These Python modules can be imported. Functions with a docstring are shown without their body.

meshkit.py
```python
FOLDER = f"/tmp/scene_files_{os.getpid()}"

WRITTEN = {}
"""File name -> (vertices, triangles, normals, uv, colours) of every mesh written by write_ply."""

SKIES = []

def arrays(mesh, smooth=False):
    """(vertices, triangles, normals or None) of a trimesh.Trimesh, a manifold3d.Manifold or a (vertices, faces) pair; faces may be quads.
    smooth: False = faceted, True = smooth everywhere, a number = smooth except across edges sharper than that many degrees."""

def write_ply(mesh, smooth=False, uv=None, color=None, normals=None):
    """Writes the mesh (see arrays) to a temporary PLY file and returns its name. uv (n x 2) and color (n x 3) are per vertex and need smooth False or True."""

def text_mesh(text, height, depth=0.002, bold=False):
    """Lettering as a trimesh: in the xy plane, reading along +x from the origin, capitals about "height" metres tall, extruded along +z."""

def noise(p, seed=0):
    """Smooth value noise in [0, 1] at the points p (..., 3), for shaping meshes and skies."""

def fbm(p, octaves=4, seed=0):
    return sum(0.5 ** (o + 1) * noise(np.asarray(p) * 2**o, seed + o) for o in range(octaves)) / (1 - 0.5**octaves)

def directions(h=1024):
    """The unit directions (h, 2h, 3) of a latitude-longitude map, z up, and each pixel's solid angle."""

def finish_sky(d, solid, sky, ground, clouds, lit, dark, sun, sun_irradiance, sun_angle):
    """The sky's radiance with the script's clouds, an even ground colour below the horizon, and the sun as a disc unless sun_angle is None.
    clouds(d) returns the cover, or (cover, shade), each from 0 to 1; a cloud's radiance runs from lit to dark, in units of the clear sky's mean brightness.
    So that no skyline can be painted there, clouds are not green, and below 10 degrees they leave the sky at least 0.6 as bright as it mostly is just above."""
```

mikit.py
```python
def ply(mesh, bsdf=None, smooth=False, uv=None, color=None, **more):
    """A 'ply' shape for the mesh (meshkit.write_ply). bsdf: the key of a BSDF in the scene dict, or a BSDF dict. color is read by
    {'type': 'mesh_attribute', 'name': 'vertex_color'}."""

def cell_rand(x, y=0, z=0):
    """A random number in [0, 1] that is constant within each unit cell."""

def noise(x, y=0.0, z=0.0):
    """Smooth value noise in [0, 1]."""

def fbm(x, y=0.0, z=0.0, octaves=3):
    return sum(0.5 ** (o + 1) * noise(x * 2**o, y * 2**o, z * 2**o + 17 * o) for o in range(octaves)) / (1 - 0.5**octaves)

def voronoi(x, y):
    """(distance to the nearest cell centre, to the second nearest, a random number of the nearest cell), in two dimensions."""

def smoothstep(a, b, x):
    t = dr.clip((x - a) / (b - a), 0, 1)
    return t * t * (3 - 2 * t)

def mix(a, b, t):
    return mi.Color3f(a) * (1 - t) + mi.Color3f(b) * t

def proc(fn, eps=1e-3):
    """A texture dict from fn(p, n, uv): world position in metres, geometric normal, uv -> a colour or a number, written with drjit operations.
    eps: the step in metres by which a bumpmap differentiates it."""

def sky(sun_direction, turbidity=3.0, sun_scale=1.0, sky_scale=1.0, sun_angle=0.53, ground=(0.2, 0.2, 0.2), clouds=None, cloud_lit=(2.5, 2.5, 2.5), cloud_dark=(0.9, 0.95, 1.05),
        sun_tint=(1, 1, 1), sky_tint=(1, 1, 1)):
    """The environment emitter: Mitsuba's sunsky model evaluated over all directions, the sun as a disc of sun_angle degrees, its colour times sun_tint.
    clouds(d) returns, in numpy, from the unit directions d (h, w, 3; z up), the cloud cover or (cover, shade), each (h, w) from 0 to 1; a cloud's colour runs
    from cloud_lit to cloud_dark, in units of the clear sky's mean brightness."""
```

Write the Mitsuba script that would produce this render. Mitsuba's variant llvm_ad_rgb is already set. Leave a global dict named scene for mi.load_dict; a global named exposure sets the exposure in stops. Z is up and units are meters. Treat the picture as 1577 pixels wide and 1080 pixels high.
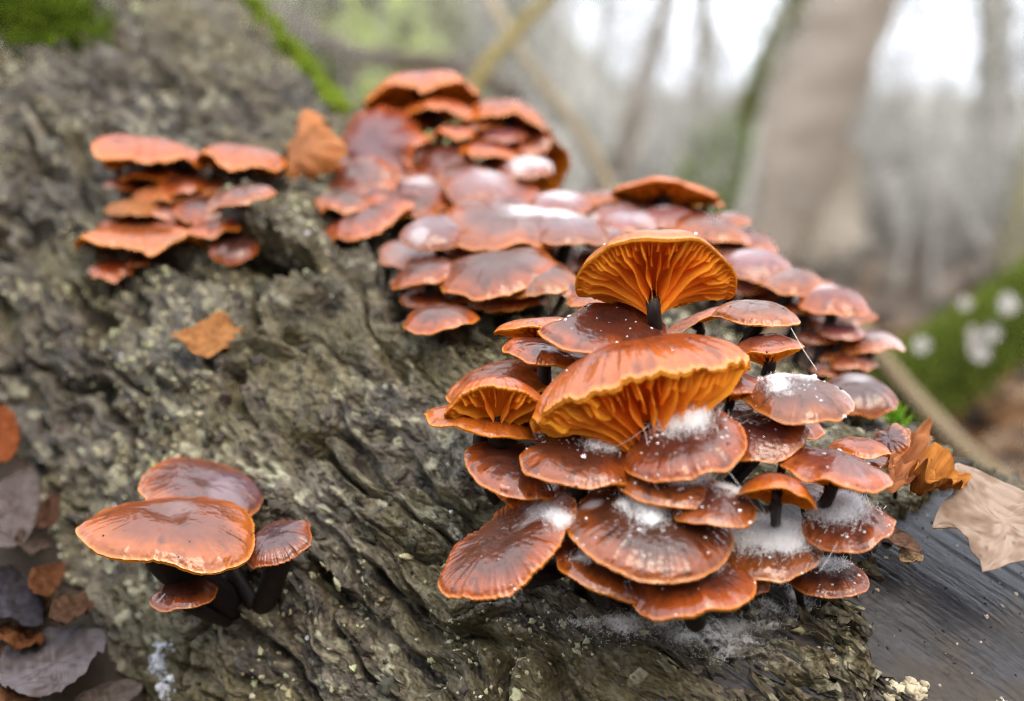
import math
import numpy as np
import trimesh
import drjit as dr
import mitsuba as mi
import mikit
import meshkit
from scipy.spatial import cKDTree

T4 = mi.ScalarTransform4f
scene, labels = {}, {}

# ------------------------------------------------------------------ camera, sky, exposure
PITCH = math.radians(10.0)
CAM = np.array([0.0, 0.0, 0.25])
FOV = 40.0
FWD = np.array([0, math.cos(PITCH), -math.sin(PITCH)])
RIGHT = np.array([1.0, 0, 0])
UP = np.array([0, math.sin(PITCH), math.cos(PITCH)])
FPX = 788.5 / math.tan(math.radians(FOV / 2))
scene['camera'] = {'type': 'thinlens', 'fov': FOV, 'fov_axis': 'x', 'aperture_radius': 0.0034, 'focus_distance': 0.330,
                   'near_clip': 0.01, 'far_clip': 400.0,
                   'to_world': T4().look_at(origin=CAM.tolist(), target=(CAM + FWD).tolist(), up=UP.tolist())}


def overcast(d):
    """Full cloud; the standard overcast sky, brighter overhead than at the horizon."""
    return np.ones(d.shape[:2]), 1 - np.clip(d[..., 2], 0, 1)


scene['sky'] = mikit.sky([0.27, -0.62, 0.74], turbidity=4, sun_scale=0.24, sun_angle=34, clouds=overcast,
                         cloud_lit=(3.45, 3.65, 3.95), cloud_dark=(2.6, 2.78, 3.05), ground=(0.1, 0.09, 0.07))
exposure = 3.3


def at(px, py, d):
    """World point seen at photograph pixel (px, py) (1577 x 1080) at depth d metres along the view axis."""
    return CAM + d * (FWD + RIGHT * (px - 788.5) / FPX + UP * (540 - py) / FPX)


def pix(p):
    q = np.asarray(p) - CAM
    d = q @ FWD
    return q @ RIGHT / d * FPX + 788.5, 540 - q @ UP / d * FPX, d


def unit(v):
    v = np.asarray(v, float)
    return v / np.maximum(np.linalg.norm(v, axis=-1, keepdims=True), 1e-12)


def sst(a, b, x):
    t = np.clip((np.asarray(x, float) - a) / (b - a), 0, 1)
    return t * t * (3 - 2 * t)


def lerp(a, b, t):
    t = np.asarray(t)[..., None]
    return np.asarray(a, float) * (1 - t) + np.asarray(b, float) * t


def nz(p, freq, seed=0, octaves=3):
    return meshkit.fbm(np.asarray(p, float) * np.asarray(freq, float) + 37.3 + seed * 11.17, octaves, seed)


used = set()


def numbered(key):
    head, _, last = key.rpartition('__')
    k, i = key, 0
    while k in used:
        i += 1
        k = f'{key}_{i:03d}'
    used.add(k)
    return k


def put(key, shape):
    key = numbered(key)
    scene[key] = shape
    return key


def tag(key, label=None, cat=None, group=None, kind=None):
    d = {}
    if label: d['label'] = label
    if cat: d['category'] = cat
    if group: d['group'] = group
    if kind: d['kind'] = kind
    labels[key] = d


# ------------------------------------------------------------------ materials
VC = {'type': 'mesh_attribute', 'name': 'vertex_color'}


def principled(color, rough, spec=0.5, **kw):
    return {'type': 'twosided', 'bsdf': {'type': 'principled', 'base_color': color, 'roughness': rough, 'specular': spec, **kw}}


AX = unit(at(1500, 1400, 0.42) - at(120, 330, 0.6))          # the way the bark's grain runs
AXN = unit(np.cross(AX, [0, 0, 1]))
AXB = np.cross(AX, AXN)


def along(p):
    a = p.x * AX[0] + p.y * AX[1] + p.z * AX[2]
    b = p.x * AXN[0] + p.y * AXN[1] + p.z * AXN[2]
    c = p.x * AXB[0] + p.y * AXB[1] + p.z * AXB[2]
    return a, b, c


def bark_color(p, n, uv):
    a, b, c = along(p)
    big = mikit.fbm(a * 22, b * 45, c * 45, 3)
    mid = mikit.fbm(a * 130, b * 190, c * 190, 3)
    fine = mikit.noise(a * 1000, b * 1200, c * 1200)
    k = mikit.mix((0.014, 0.010, 0.007), (0.115, 0.095, 0.064), mikit.smoothstep(0.3, 0.70, mid))
    k = mikit.mix(k, mi.Color3f(0.095, 0.078, 0.032), 0.6 * mikit.smoothstep(0.47, 0.62, big))
    k = mikit.mix(k, mi.Color3f(0.105, 0.096, 0.078), 0.5 * mikit.smoothstep(0.5, 0.3, big))
    lich = mikit.smoothstep(0.60, 0.68, mikit.fbm(a * 260 + 5, b * 300, c * 300, 2)) * mikit.smoothstep(0.42, 0.55, mikit.fbm(a * 35 + 9, b * 35, c * 35, 2))
    k = mikit.mix(k, mi.Color3f(0.28, 0.265, 0.18), 0.7 * lich)
    return k * (0.45 + 1.1 * fine)


def bark_bump(p, n, uv):
    a, b, c = along(p)
    return mikit.fbm(a * 650, b * 800, c * 800, 3)


def wood_color(p, n, uv):
    a, b, c = along(p)
    g = mikit.fbm(a * 60, b * 700, c * 700, 3)
    m = mikit.fbm(a * 40, b * 60, c * 60, 3)
    k = mikit.mix((0.012, 0.011, 0.013), (0.026, 0.025, 0.031), mikit.smoothstep(0.3, 0.7, g))
    k = mikit.mix(k, mi.Color3f(0.022, 0.015, 0.011), mikit.smoothstep(0.52, 0.70, m))
    crack = mikit.smoothstep(0.035, 0.0, dr.abs(mikit.fbm(a * 22, b * 240, c * 240, 2) - 0.5)) * mikit.smoothstep(0.5, 0.6, mikit.fbm(a * 30 + 4, b * 60, c * 60, 2))
    k = mikit.mix(k, mi.Color3f(0.006, 0.005, 0.005), 0.85 * crack)
    return k * (0.75 + 0.5 * mikit.noise(a * 700, b * 1500, c * 1500))


def wood_bump(p, n, uv):
    a, b, c = along(p)
    return 0.7 * mikit.fbm(a * 160, b * 1100, c * 1100, 3) + 0.3 * mikit.noise(a * 700, b * 900, c * 900)


scene['m_bark'] = {'type': 'bumpmap', 'arbitrary': mikit.proc(bark_bump, 2e-4), 'scale': 0.0020,
                   'bsdf': principled(mikit.proc(bark_color), 0.55, 0.4)}
scene['m_wood'] = {'type': 'bumpmap', 'arbitrary': mikit.proc(wood_bump, 2e-4), 'scale': 0.00045,
                   'bsdf': principled(mikit.proc(wood_color), 0.5, 0.35)}
scene['m_cap'] = {'type': 'bumpmap', 'arbitrary': mikit.proc(lambda p, n, uv: mikit.fbm(p.x * 900, p.y * 900, p.z * 900, 2), 1e-4), 'scale': 0.00022,
                  'bsdf': principled(VC, 0.25, 0.52, clearcoat=0.7, clearcoat_gloss=0.965)}
scene['m_dry'] = principled(VC, 0.6, 0.4)
scene['m_gill'] = {'type': 'principledthin', 'base_color': VC, 'roughness': 0.55, 'diff_trans': 0.9, 'eta': 1.35}
scene['m_stem'] = principled({'type': 'rgb', 'value': [0.011, 0.0055, 0.004]}, 0.6, 0.4)
scene['m_mould'] = {'type': 'principledthin', 'base_color': {'type': 'rgb', 'value': [0.97, 0.975, 0.985]}, 'roughness': 0.9, 'diff_trans': 0.6}
scene['m_leaf'] = {'type': 'principledthin', 'base_color': VC, 'roughness': 0.36, 'diff_trans': 0.35, 'eta': 1.5}
scene['m_matte'] = principled(VC, 0.8, 0.3)
scene['m_moss'] = {'type': 'principledthin', 'base_color': VC, 'roughness': 0.6, 'diff_trans': 0.7, 'eta': 1.35}


# ------------------------------------------------------------------ mesh helpers
def quads(nu, nv, wrap_v=False):
    m = nv if wrap_v else nv - 1
    i, j = np.meshgrid(np.arange(nu - 1), np.arange(m), indexing='ij')
    i, j = i.ravel(), j.ravel()
    k = (j + 1) % nv
    return np.vstack([np.stack([i * nv + j, (i + 1) * nv + j, (i + 1) * nv + k], 1), np.stack([i * nv + j, (i + 1) * nv + k, i * nv + k], 1)])


def tube(pts, radii, sides=10, seed=0, rough=0.0, cap=True):
    p = np.asarray(pts, float)
    r = np.broadcast_to(np.asarray(radii, float), (len(p),))
    t = unit(np.gradient(p, axis=0))
    a = np.cross(t[0], [0, 0, 1.0] if abs(t[0][2]) < 0.9 else [1.0, 0, 0])
    fr = []
    for k in range(len(p)):
        a = unit(a - t[k] * (a @ t[k]))
        fr.append(a)
    fr = np.array(fr)
    b = np.cross(t, fr)
    ang = np.arange(sides) * 2 * np.pi / sides
    ring = np.cos(ang)[None, :, None] * fr[:, None] + np.sin(ang)[None, :, None] * b[:, None]
    v = p[:, None] + ring * r[:, None, None]
    if rough:
        v = v + ring * (rough * r[:, None] * (2 * nz(v, 2.2 / max(r.mean(), 1e-6), seed, 2) - 1))[..., None]
    f = quads(len(p), sides, True)
    v = v.reshape(-1, 3)
    if cap:
        n = len(v)
        v = np.vstack([v, p[:1], p[-1:]])
        i = np.arange(sides)
        e = (len(p) - 1) * sides
        f = np.vstack([f, np.stack([i * 0 + n, i, (i + 1) % sides], 1), np.stack([i * 0 + n + 1, e + (i + 1) % sides, e + i], 1)])
    return v, f


class Soup:
    """Vertices, faces and colours gathered into one mesh."""

    def __init__(self):
        self.v, self.f, self.c, self.n = [], [], [], 0

    def add(self, v, f, c):
        v = np.asarray(v, float)
        self.v.append(v)
        self.f.append(np.asarray(f) + self.n)
        self.c.append(np.broadcast_to(np.asarray(c, float), v.shape))
        self.n += len(v)

    def shape(self, bsdf, smooth=True):
        return mikit.ply((np.vstack(self.v), np.vstack(self.f)), bsdf, smooth=smooth, color=np.vstack(self.c))


def ply(v, f, bsdf, c=None, smooth=True):
    return mikit.ply((v, f), bsdf, smooth=smooth, color=None if c is None else np.broadcast_to(c, np.shape(v)))


def curve(ctrl, n):
    """A smooth path through the control rows (Catmull-Rom), n samples."""
    c = np.asarray(ctrl, float)
    c = np.vstack([2 * c[0] - c[1], c, 2 * c[-1] - c[-2]])
    u = np.linspace(0, len(c) - 3 - 1e-9, n)
    i = u.astype(int)
    t = (u - i)[:, None]
    a, b, d, e = c[i], c[i + 1], c[i + 2], c[i + 3]
    return 0.5 * (2 * b + (d - a) * t + (2 * a - 5 * b + 4 * d - e) * t ** 2 + (3 * b - a - 3 * d + e) * t ** 3)


# ------------------------------------------------------------------ the dead trunk the mushrooms grow on
SPINE = [(-430, -1500, .98, .172), (-300, -600, .90, .170), (-135, 0, .79, .1635), (90, 390, .69, .151), (440, 725, .540, .1252),
         (900, 1040, .438, .111), (1500, 1420, .392, .108), (2300, 1960, .355, .105)]
sp = curve([[*at(x, y, d), r] for x, y, d, r in SPINE], 400)
seg = np.concatenate([[0], np.cumsum(np.linalg.norm(np.diff(sp[:, :3], axis=0), axis=1))])


def spine_at(s):
    q = np.stack([np.interp(s, seg, sp[:, k]) for k in range(4)], -1)
    d = np.stack([np.interp(s + 0.004, seg, sp[:, k]) - np.interp(s - 0.004, seg, sp[:, k]) for k in range(3)], -1)
    t = unit(d)
    w = CAM - q[..., :3]
    n1 = unit(w - t * (w * t).sum(-1, keepdims=True))
    return q[..., :3], q[..., 3], t, n1, np.cross(t, n1)


def st_of(px, py):
    """(s, angle) on the trunk of the point seen at a pixel, by search on the smooth tube."""
    global _st
    try:
        _st
    except NameError:
        s, a = np.meshgrid(np.linspace(seg[0], seg[-1], 700), np.linspace(-1.6, 1.6, 240), indexing='ij')
        c, r, t, n1, n2 = spine_at(s)
        v = c + r[..., None] * (np.cos(a)[..., None] * n1 + np.sin(a)[..., None] * n2)
        x, y, d = pix(v.reshape(-1, 3))
        ok = d > 0.1
        _st = (cKDTree(np.stack([x, y], 1)[ok]), s.ravel()[ok], a.ravel()[ok], d[ok])
    dist, i = _st[0].query([px, py], k=6)
    k = i[np.argmin(_st[3][i] + 0.002 * dist)]
    return _st[1][k], _st[2][k]


def poly_dist(s, t, line):
    best = np.full(np.shape(s), 9.0)
    for (a, b), (c, d) in zip(line[:-1], line[1:]):
        u = np.clip(((s - a) * (c - a) + (t - b) * (d - b)) / ((c - a) ** 2 + (d - b) ** 2 + 1e-12), 0, 1)
        best = np.minimum(best, np.hypot(s - a - u * (c - a), t - b - u * (d - b)))
    return best


R0 = 0.118
st_line = lambda pts: [(s, a * R0) for s, a in (st_of(*p) for p in pts)]
CRACK = st_line([(370, 392), (410, 405), (440, 418), (500, 424), (545, 432), (600, 440), (655, 470)])
SLAB = st_line([(405, 350), (470, 362), (540, 378), (600, 395)])
HOLLOW = st_line([(560, 345), (640, 430), (720, 470)])
CRACK2 = st_line([(480, 880), (560, 960), (640, 1050)])
CRACK3 = st_line([(60, 250), (160, 330), (300, 430)])
# where the bark has come off, lower right: a closed outline
BARE = st_line([(1150, 1200), (1330, 1075), (1390, 1035), (1345, 985), (1325, 945), (1315, 900), (1345, 850), (1390, 770), (1480, 750), (1600, 800)])


def bare_mask(s, t):
    """> 0 on the bared wood, in metres to the broken edge."""
    import shapely
    from shapely.geometry import Polygon
    far = [(s0 + 0.6, t0) for s0, t0 in (BARE[-1], BARE[0])]
    poly = Polygon(BARE + far).buffer(0)
    pts = shapely.points(s.ravel(), t.ravel())
    ins = shapely.contains(poly, pts)
    dd = shapely.distance(poly.boundary, pts)
    return np.where(ins, dd, -dd).reshape(s.shape)


sA, sB = st_of(100, 60)[0] - 0.06, st_of(1560, 1060)[0] + 0.06
s_line = np.unique(np.concatenate([np.linspace(seg[0], sA, 50), np.linspace(sA, sB, 880), np.linspace(sB, seg[-1], 30)]))
a_line = np.concatenate([np.linspace(-1.75, 1.75, 600), np.linspace(1.75, 2 * np.pi - 1.75, 62)[1:-1]])
ss, aa = np.meshgrid(s_line, a_line, indexing='ij')
tt = np.where(aa > np.pi, aa - 2 * np.pi, aa) * R0
C3, RR, TT, N1, N2 = spine_at(ss)
rad = np.cos(aa)[..., None] * N1 + np.sin(aa)[..., None] * N2
base = C3 + RR[..., None] * rad
pq = np.stack([ss, tt, ss * 0], -1)
# the same 3-D noise on both sides of the seam at the back
q3 = base
LA = np.stack([q3 @ AX, q3 @ AXN, q3 @ AXB], -1)
warp = (nz(LA, 30, 5)[..., None] - 0.5) * 0.03
LW = LA + warp
plates = nz(LW, (22, 66, 66), 1, 3)
lump = nz(LW, (60, 150, 150), 2, 3)
grit = nz(LA, (330, 420, 420), 3, 2)
cr = np.abs(nz(LW, (12, 56, 56), 4, 3) - 0.5)
groove = sst(0.045, 0.0, cr) * sst(0.35, 0.55, nz(LA, 20, 6, 2))
cr2 = np.abs(nz(LW, (38, 95, 95), 14, 2) - 0.5)
groove2 = sst(0.05, 0.0, cr2) * sst(0.4, 0.6, nz(LA, 35, 16, 2))
bil = 1 - 2 * np.abs(nz(LW, (42, 170, 170), 31, 3) - 0.5)
bil2 = 1 - 2 * np.abs(nz(LA + warp * .4, (110, 330, 330), 32, 2) - 0.5)
disp = 0.010 * (plates - 0.5) + 0.005 * (lump - 0.5) - 0.0075 * (bil - 0.75) - 0.0042 * (bil2 - 0.75) + 0.0026 * (grit - 0.5) - 0.0085 * groove - 0.0050 * groove2
disp += 0.018 * (nz(LA, 8, 7, 2) - 0.5)
for line, width, depth in ((CRACK2, 0.004, 0.009), (CRACK3, 0.0045, 0.007), (HOLLOW, 0.018, 0.014)):
    disp -= depth * sst(width, width * 0.25, poly_dist(ss, tt, line) + 0.006 * (lump - 0.5))
slab = 0.010 * sst(0.014, 0.009, poly_dist(ss, tt, SLAB) + 0.008 * (lump - 0.5) + 0.006 * (bil - 0.75))     # a bark slab that stands out over a black cleft
cleft = 0.030 * sst(0.0050, 0.0022, poly_dist(ss, tt, CRACK) + 0.005 * (lump - 0.5))
bm = bare_mask(ss, tt) + 0.008 * (nz(LA, (60, 160, 160), 8, 3) - 0.5) + 0.006 * (nz(LA, (18, 40, 40), 9, 2) - 0.5)
wooddisp = -0.0055 + 0.004 * (nz(LA, (14, 40, 40), 21, 2) - 0.5) + 0.0008 * (nz(LA, (40, 220, 220), 22, 3) - 0.5) - 0.0005 * sst(0.03, 0.0, np.abs(nz(LA, (9, 90, 90), 23, 2) - 0.5))
ragged = 0.004 * (nz(LA, (90, 220, 220), 25, 3) - 0.3) * sst(-0.03, -0.002, bm)
bark_d = np.where(bm > 0, wooddisp - 0.0002 - 0.5 * np.minimum(bm, 0.008), disp + ragged)
V = base + bark_d[..., None] * rad + (slab - cleft)[..., None] * N1
f = quads(len(s_line), len(a_line), True)
gone = (bm > 0.004).ravel()
fb = f[~gone[f].all(1)]
put('dead_log__bark', mikit.ply((V.reshape(-1, 3), fb), 'm_bark', smooth=True))
VWOOD = base + wooddisp[..., None] * rad
near_bare = (bm > -0.02).ravel()
fw = f[near_bare[f].any(1)]
put('dead_log__bare_wood', mikit.ply((VWOOD.reshape(-1, 3), fw), 'm_wood', smooth=True))
tag('dead_log', 'mossy dead tree trunk with rough grey-brown bark carrying all the mushrooms', 'log')
tag('dead_log__bare_wood', 'smooth wet blue-grey wood where the bark has come off')
SURF = np.where((bm > 0)[..., None], VWOOD, V).reshape(-1, 3)
_n = unit(np.cross(np.gradient(SURF.reshape(*ss.shape, 3), axis=0), np.gradient(SURF.reshape(*ss.shape, 3), axis=1))).reshape(-1, 3)
SURFN = np.where(((_n * rad.reshape(-1, 3)).sum(-1) < 0)[:, None], -_n, _n)
front = np.abs(np.where(aa > np.pi, aa - 2 * np.pi, aa)).ravel() < 1.75
FRONT = np.nonzero(front)[0]
KD = cKDTree(SURF[FRONT])
_px = np.stack(pix(SURF[FRONT]), 1)
KDP = cKDTree(_px[:, :2])


def on_log(px, py):
    """Index of the trunk's front vertex that shows at a pixel."""
    dist, i = KDP.query([px, py], k=12)
    return FRONT[i[np.argmin(_px[i, 2] + 0.001 * dist)]], dist[0]


# ------------------------------------------------------------------ mushrooms
def ring_values(ctrl, n, seed=None, amp=0.0, sig=10):
    """Smooth periodic values at n angles through the controls [(degrees, value)...]."""
    g = np.arange(720) * 0.5
    v = np.zeros(720)
    if ctrl:
        c = sorted(ctrl)
        v = np.interp(g, [c[-1][0] - 360] + [a for a, _ in c] + [c[0][0] + 360], [c[-1][1]] + [b for _, b in c] + [c[0][1]])
        k = np.fft.rfft(v) * np.exp(-0.5 * (np.arange(361) * math.radians(sig)) ** 2)
        v = np.fft.irfft(k, 720)
    if seed is not None and amp:
        r = np.random.default_rng(seed)
        for k in range(2, 16):
            v += amp * r.normal() / k ** (0.9 if k < 8 else 1.15) * np.cos(np.radians(g) * k + r.uniform(0, 6.3))
    return np.interp(np.arange(n) * 360.0 / n, np.append(g, 360), np.append(v, v[0]))


PALETTE = {  # centre, middle, rim, edge; pink and lilac include painted sky sheen
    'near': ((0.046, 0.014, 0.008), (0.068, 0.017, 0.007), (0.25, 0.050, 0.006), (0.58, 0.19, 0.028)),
    'orange': ((0.105, 0.025, 0.008), (0.165, 0.034, 0.007), (0.34, 0.078, 0.007), (0.62, 0.22, 0.030)),
    'pink': ((0.066, 0.023, 0.016), (0.096, 0.028, 0.015), (0.25, 0.062, 0.012), (0.54, 0.19, 0.035)),
    'lilac': ((0.135, 0.074, 0.072), (0.155, 0.066, 0.058), (0.22, 0.062, 0.028), (0.44, 0.16, 0.045)),
    'tan': ((0.22, 0.075, 0.022), (0.29, 0.10, 0.028), (0.30, 0.095, 0.020), (0.36, 0.14, 0.035)),
    'dark': ((0.040, 0.017, 0.015), (0.060, 0.022, 0.016), (0.19, 0.044, 0.010), (0.44, 0.14, 0.026)),
}
CAPS = {}


def mushroom(key, px, py, w, d, e=15, roll=0, h=.35, p=2.9, q=.2, out=(), rim=(), wav=.055, rw=.07, pal='near', wr=.012, dim=.02,
             res=1, label='', group=None, gills=0, depth=1.0, bloom=(), stem=True, sr=.12, foot=None, seed=None, cone=False, teeth=.010, specks=0, soil=0, blend=0.0):
    """One mushroom: cap, gills underneath, stem down to the trunk. w: half width in photo pixels; e: how far the cap tips towards the viewer;
    h: height of the dome; q: depth of the gills; out / rim: outline factor and rim height at angles (0 right, 90 away, 270 towards the viewer)."""
    key = numbered(key)
    seed = seed if seed is not None else len(CAPS) + 100
    rng = np.random.default_rng(seed)
    li, ldist = on_log(px, py)
    if ldist < 10:                                                # sits on the bark, not in it
        d = min(d, (SURF[li] - CAM) @ FWD - .45 * w * d / FPX - .002)
    R = w * d / FPX
    c = at(px, py, d)
    er, ro = math.radians(e), math.radians(roll)
    ex = RIGHT * math.cos(ro) + UP * math.sin(ro)
    u = -RIGHT * math.sin(ro) + UP * math.cos(ro)
    n = u * math.cos(er) - FWD * math.sin(er)
    ey = np.cross(n, ex)
    nt = {1: 288, 2: 128, 3: 80}[res]
    th = np.arange(nt) * 2 * np.pi / nt
    o = ring_values(list(out) or [(0, 1.0)], nt, seed, wav)
    rz = ring_values(list(rim), nt, seed + 7, rw)
    circ = np.stack([np.cos(th), np.sin(th), th * 0], -1)
    wr_n = nz(circ, 7.0, seed, 3) - 0.5 + 0.6 * (nz(circ, 19.0, seed + 1, 2) - 0.5)
    fine_n = nz(circ, 42.0, seed + 2, 2) - 0.5
    rr = np.concatenate([np.linspace(0, .6, {1: 14, 2: 8, 3: 6}[res])[:-1], np.linspace(.6, .96, {1: 16, 2: 8, 3: 5}[res])[:-1], np.linspace(.96, 1, {1: 5, 2: 3, 3: 3}[res])])

    def ztop(r, i=slice(None)):
        r = np.asarray(r, float)[..., None] if np.ndim(r) == 1 else np.asarray(r, float)
        z = h * (1 - r ** p) + rz[i] * r ** 2.2 - dim * np.exp(-(r / .22) ** 2)
        z = z + wr * (wr_n[i] * 2.2) * sst(.35, .95, r) + wr * .55 * fine_n[i] * 2 * sst(.6, .97, r)
        return z - .045 * sst(.86, 1.0, r) ** 2

    def place(x, y, z):
        return c + R * (x[..., None] * ex + (y * depth)[..., None] * ey + z[..., None] * n)

    tooth = 1 + teeth * 2 * fine_n[None] * sst(.9, 1, rr)[:, None]
    rad_ = rr[:, None] * o[None] * tooth
    X, Y = rad_ * np.cos(th), rad_ * np.sin(th)
    Z = ztop(rr)
    bump = nz(np.stack([X, Y, X * 0 + seed], -1), 3.0, seed + 3, 2) - 0.5
    fn = nz(np.stack([X, Y, X * 0 + seed], -1), 14.0, seed + 4, 2) - 0.5
    Z = Z + .045 * bump * (rr[:, None] < 2) + .006 * fn
    # colour: brown disc, orange margin with radial streaks, bright edge
    tone = np.random.default_rng(seed + 50).uniform([.88, .86, .85], [1.2, 1.12, 1.2]) * np.random.default_rng(seed + 51).uniform(.8, 1.2)
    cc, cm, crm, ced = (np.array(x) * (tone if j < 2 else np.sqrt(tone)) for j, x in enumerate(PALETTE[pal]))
    streak = (nz(circ, 16.0, seed + 5, 3) - 0.5)[None] * sst(.3, .9, rr)[:, None]
    rn = rr[:, None] + .25 * bump + .22 * streak
    col = lerp(np.broadcast_to(cc, (*X.shape, 3)), cm, sst(.15, .6, rn))
    col = lerp(col, crm, sst(.60, .98, rn))
    col = lerp(col, ced, .8 * sst(.955, 1.0, rr)[:, None] * (X * 0 + 1))
    blot = nz(np.stack([X, Y, X * 0 + seed], -1), 7.0, seed + 8, 3)
    col = lerp(col, np.array(cc) * .55, .55 * sst(.58, .72, blot) * (rr[:, None] < .97))
    col = col * (0.82 + .5 * (nz(np.stack([X, Y, X * 0 + seed], -1), 5.0, seed + 6, 3))[..., None] * .8 + .5 * fn[..., None] * .3)
    for ang, r0, size, amt, *tint in bloom:                       # white mould film, bruises, and sky sheen painted on rear caps
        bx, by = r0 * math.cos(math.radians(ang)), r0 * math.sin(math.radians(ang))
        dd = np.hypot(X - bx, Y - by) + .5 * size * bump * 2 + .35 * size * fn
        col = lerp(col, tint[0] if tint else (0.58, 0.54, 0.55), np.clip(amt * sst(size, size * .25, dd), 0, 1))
    tv = place(X, Y, Z).reshape(-1, 3)
    tf = quads(len(rr), nt, True)
    # close the margin: fold under and back as the flesh below
    ru = np.concatenate([[.992, .975], np.linspace(.95, .05, {1: 16, 2: 9, 3: 6}[res])])
    flesh = (.030 + .10 * (1 - ru) ** 1.0)

    def zunder(r, i=slice(None)):
        r_ = r[:, None] if np.ndim(r) == 1 else r
        return ztop(r, i) - (.030 + .10 * (1 - r_)) - (.78 * q * (1 - r_) ** .85 if cone else 0)

    tu = 1 + teeth * 2 * fine_n[None] * sst(.9, 1, ru)[:, None]
    XU, YU = ru[:, None] * o * tu * np.cos(th), ru[:, None] * o * tu * np.sin(th)
    ZU = zunder(ru)
    gc, ge = {'tan': ((.40, .20, .06), (.5, .26, .08))}.get(pal, ((.82, .225, .018), (.92, .34, .028)))  # edge tone lifted to paint in the glow through thin flesh
    uc = lerp(np.broadcast_to(gc, (*XU.shape, 3)), ge, sst(.75, 1.0, ru)[:, None] * (XU * 0 + 1))
    uv_ = np.vstack([tv[-nt:], place(XU, YU, ZU).reshape(-1, 3)])
    uf = quads(len(ru) + 1, nt, True)
    ucol = np.vstack([np.broadcast_to(ced, (nt, 3)), uc.reshape(-1, 3)])
    put(key + '__cap', ply(tv, tf, 'm_dry' if pal == 'tan' else 'm_cap', col.reshape(-1, 3)))
    labels.setdefault(key + '__cap', {})
    put(key + '__cap__underside', ply(uv_, uf, 'm_gill', ucol))
    # gills
    ng = gills or {1: 64, 2: 36, 3: 0}[res]
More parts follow.
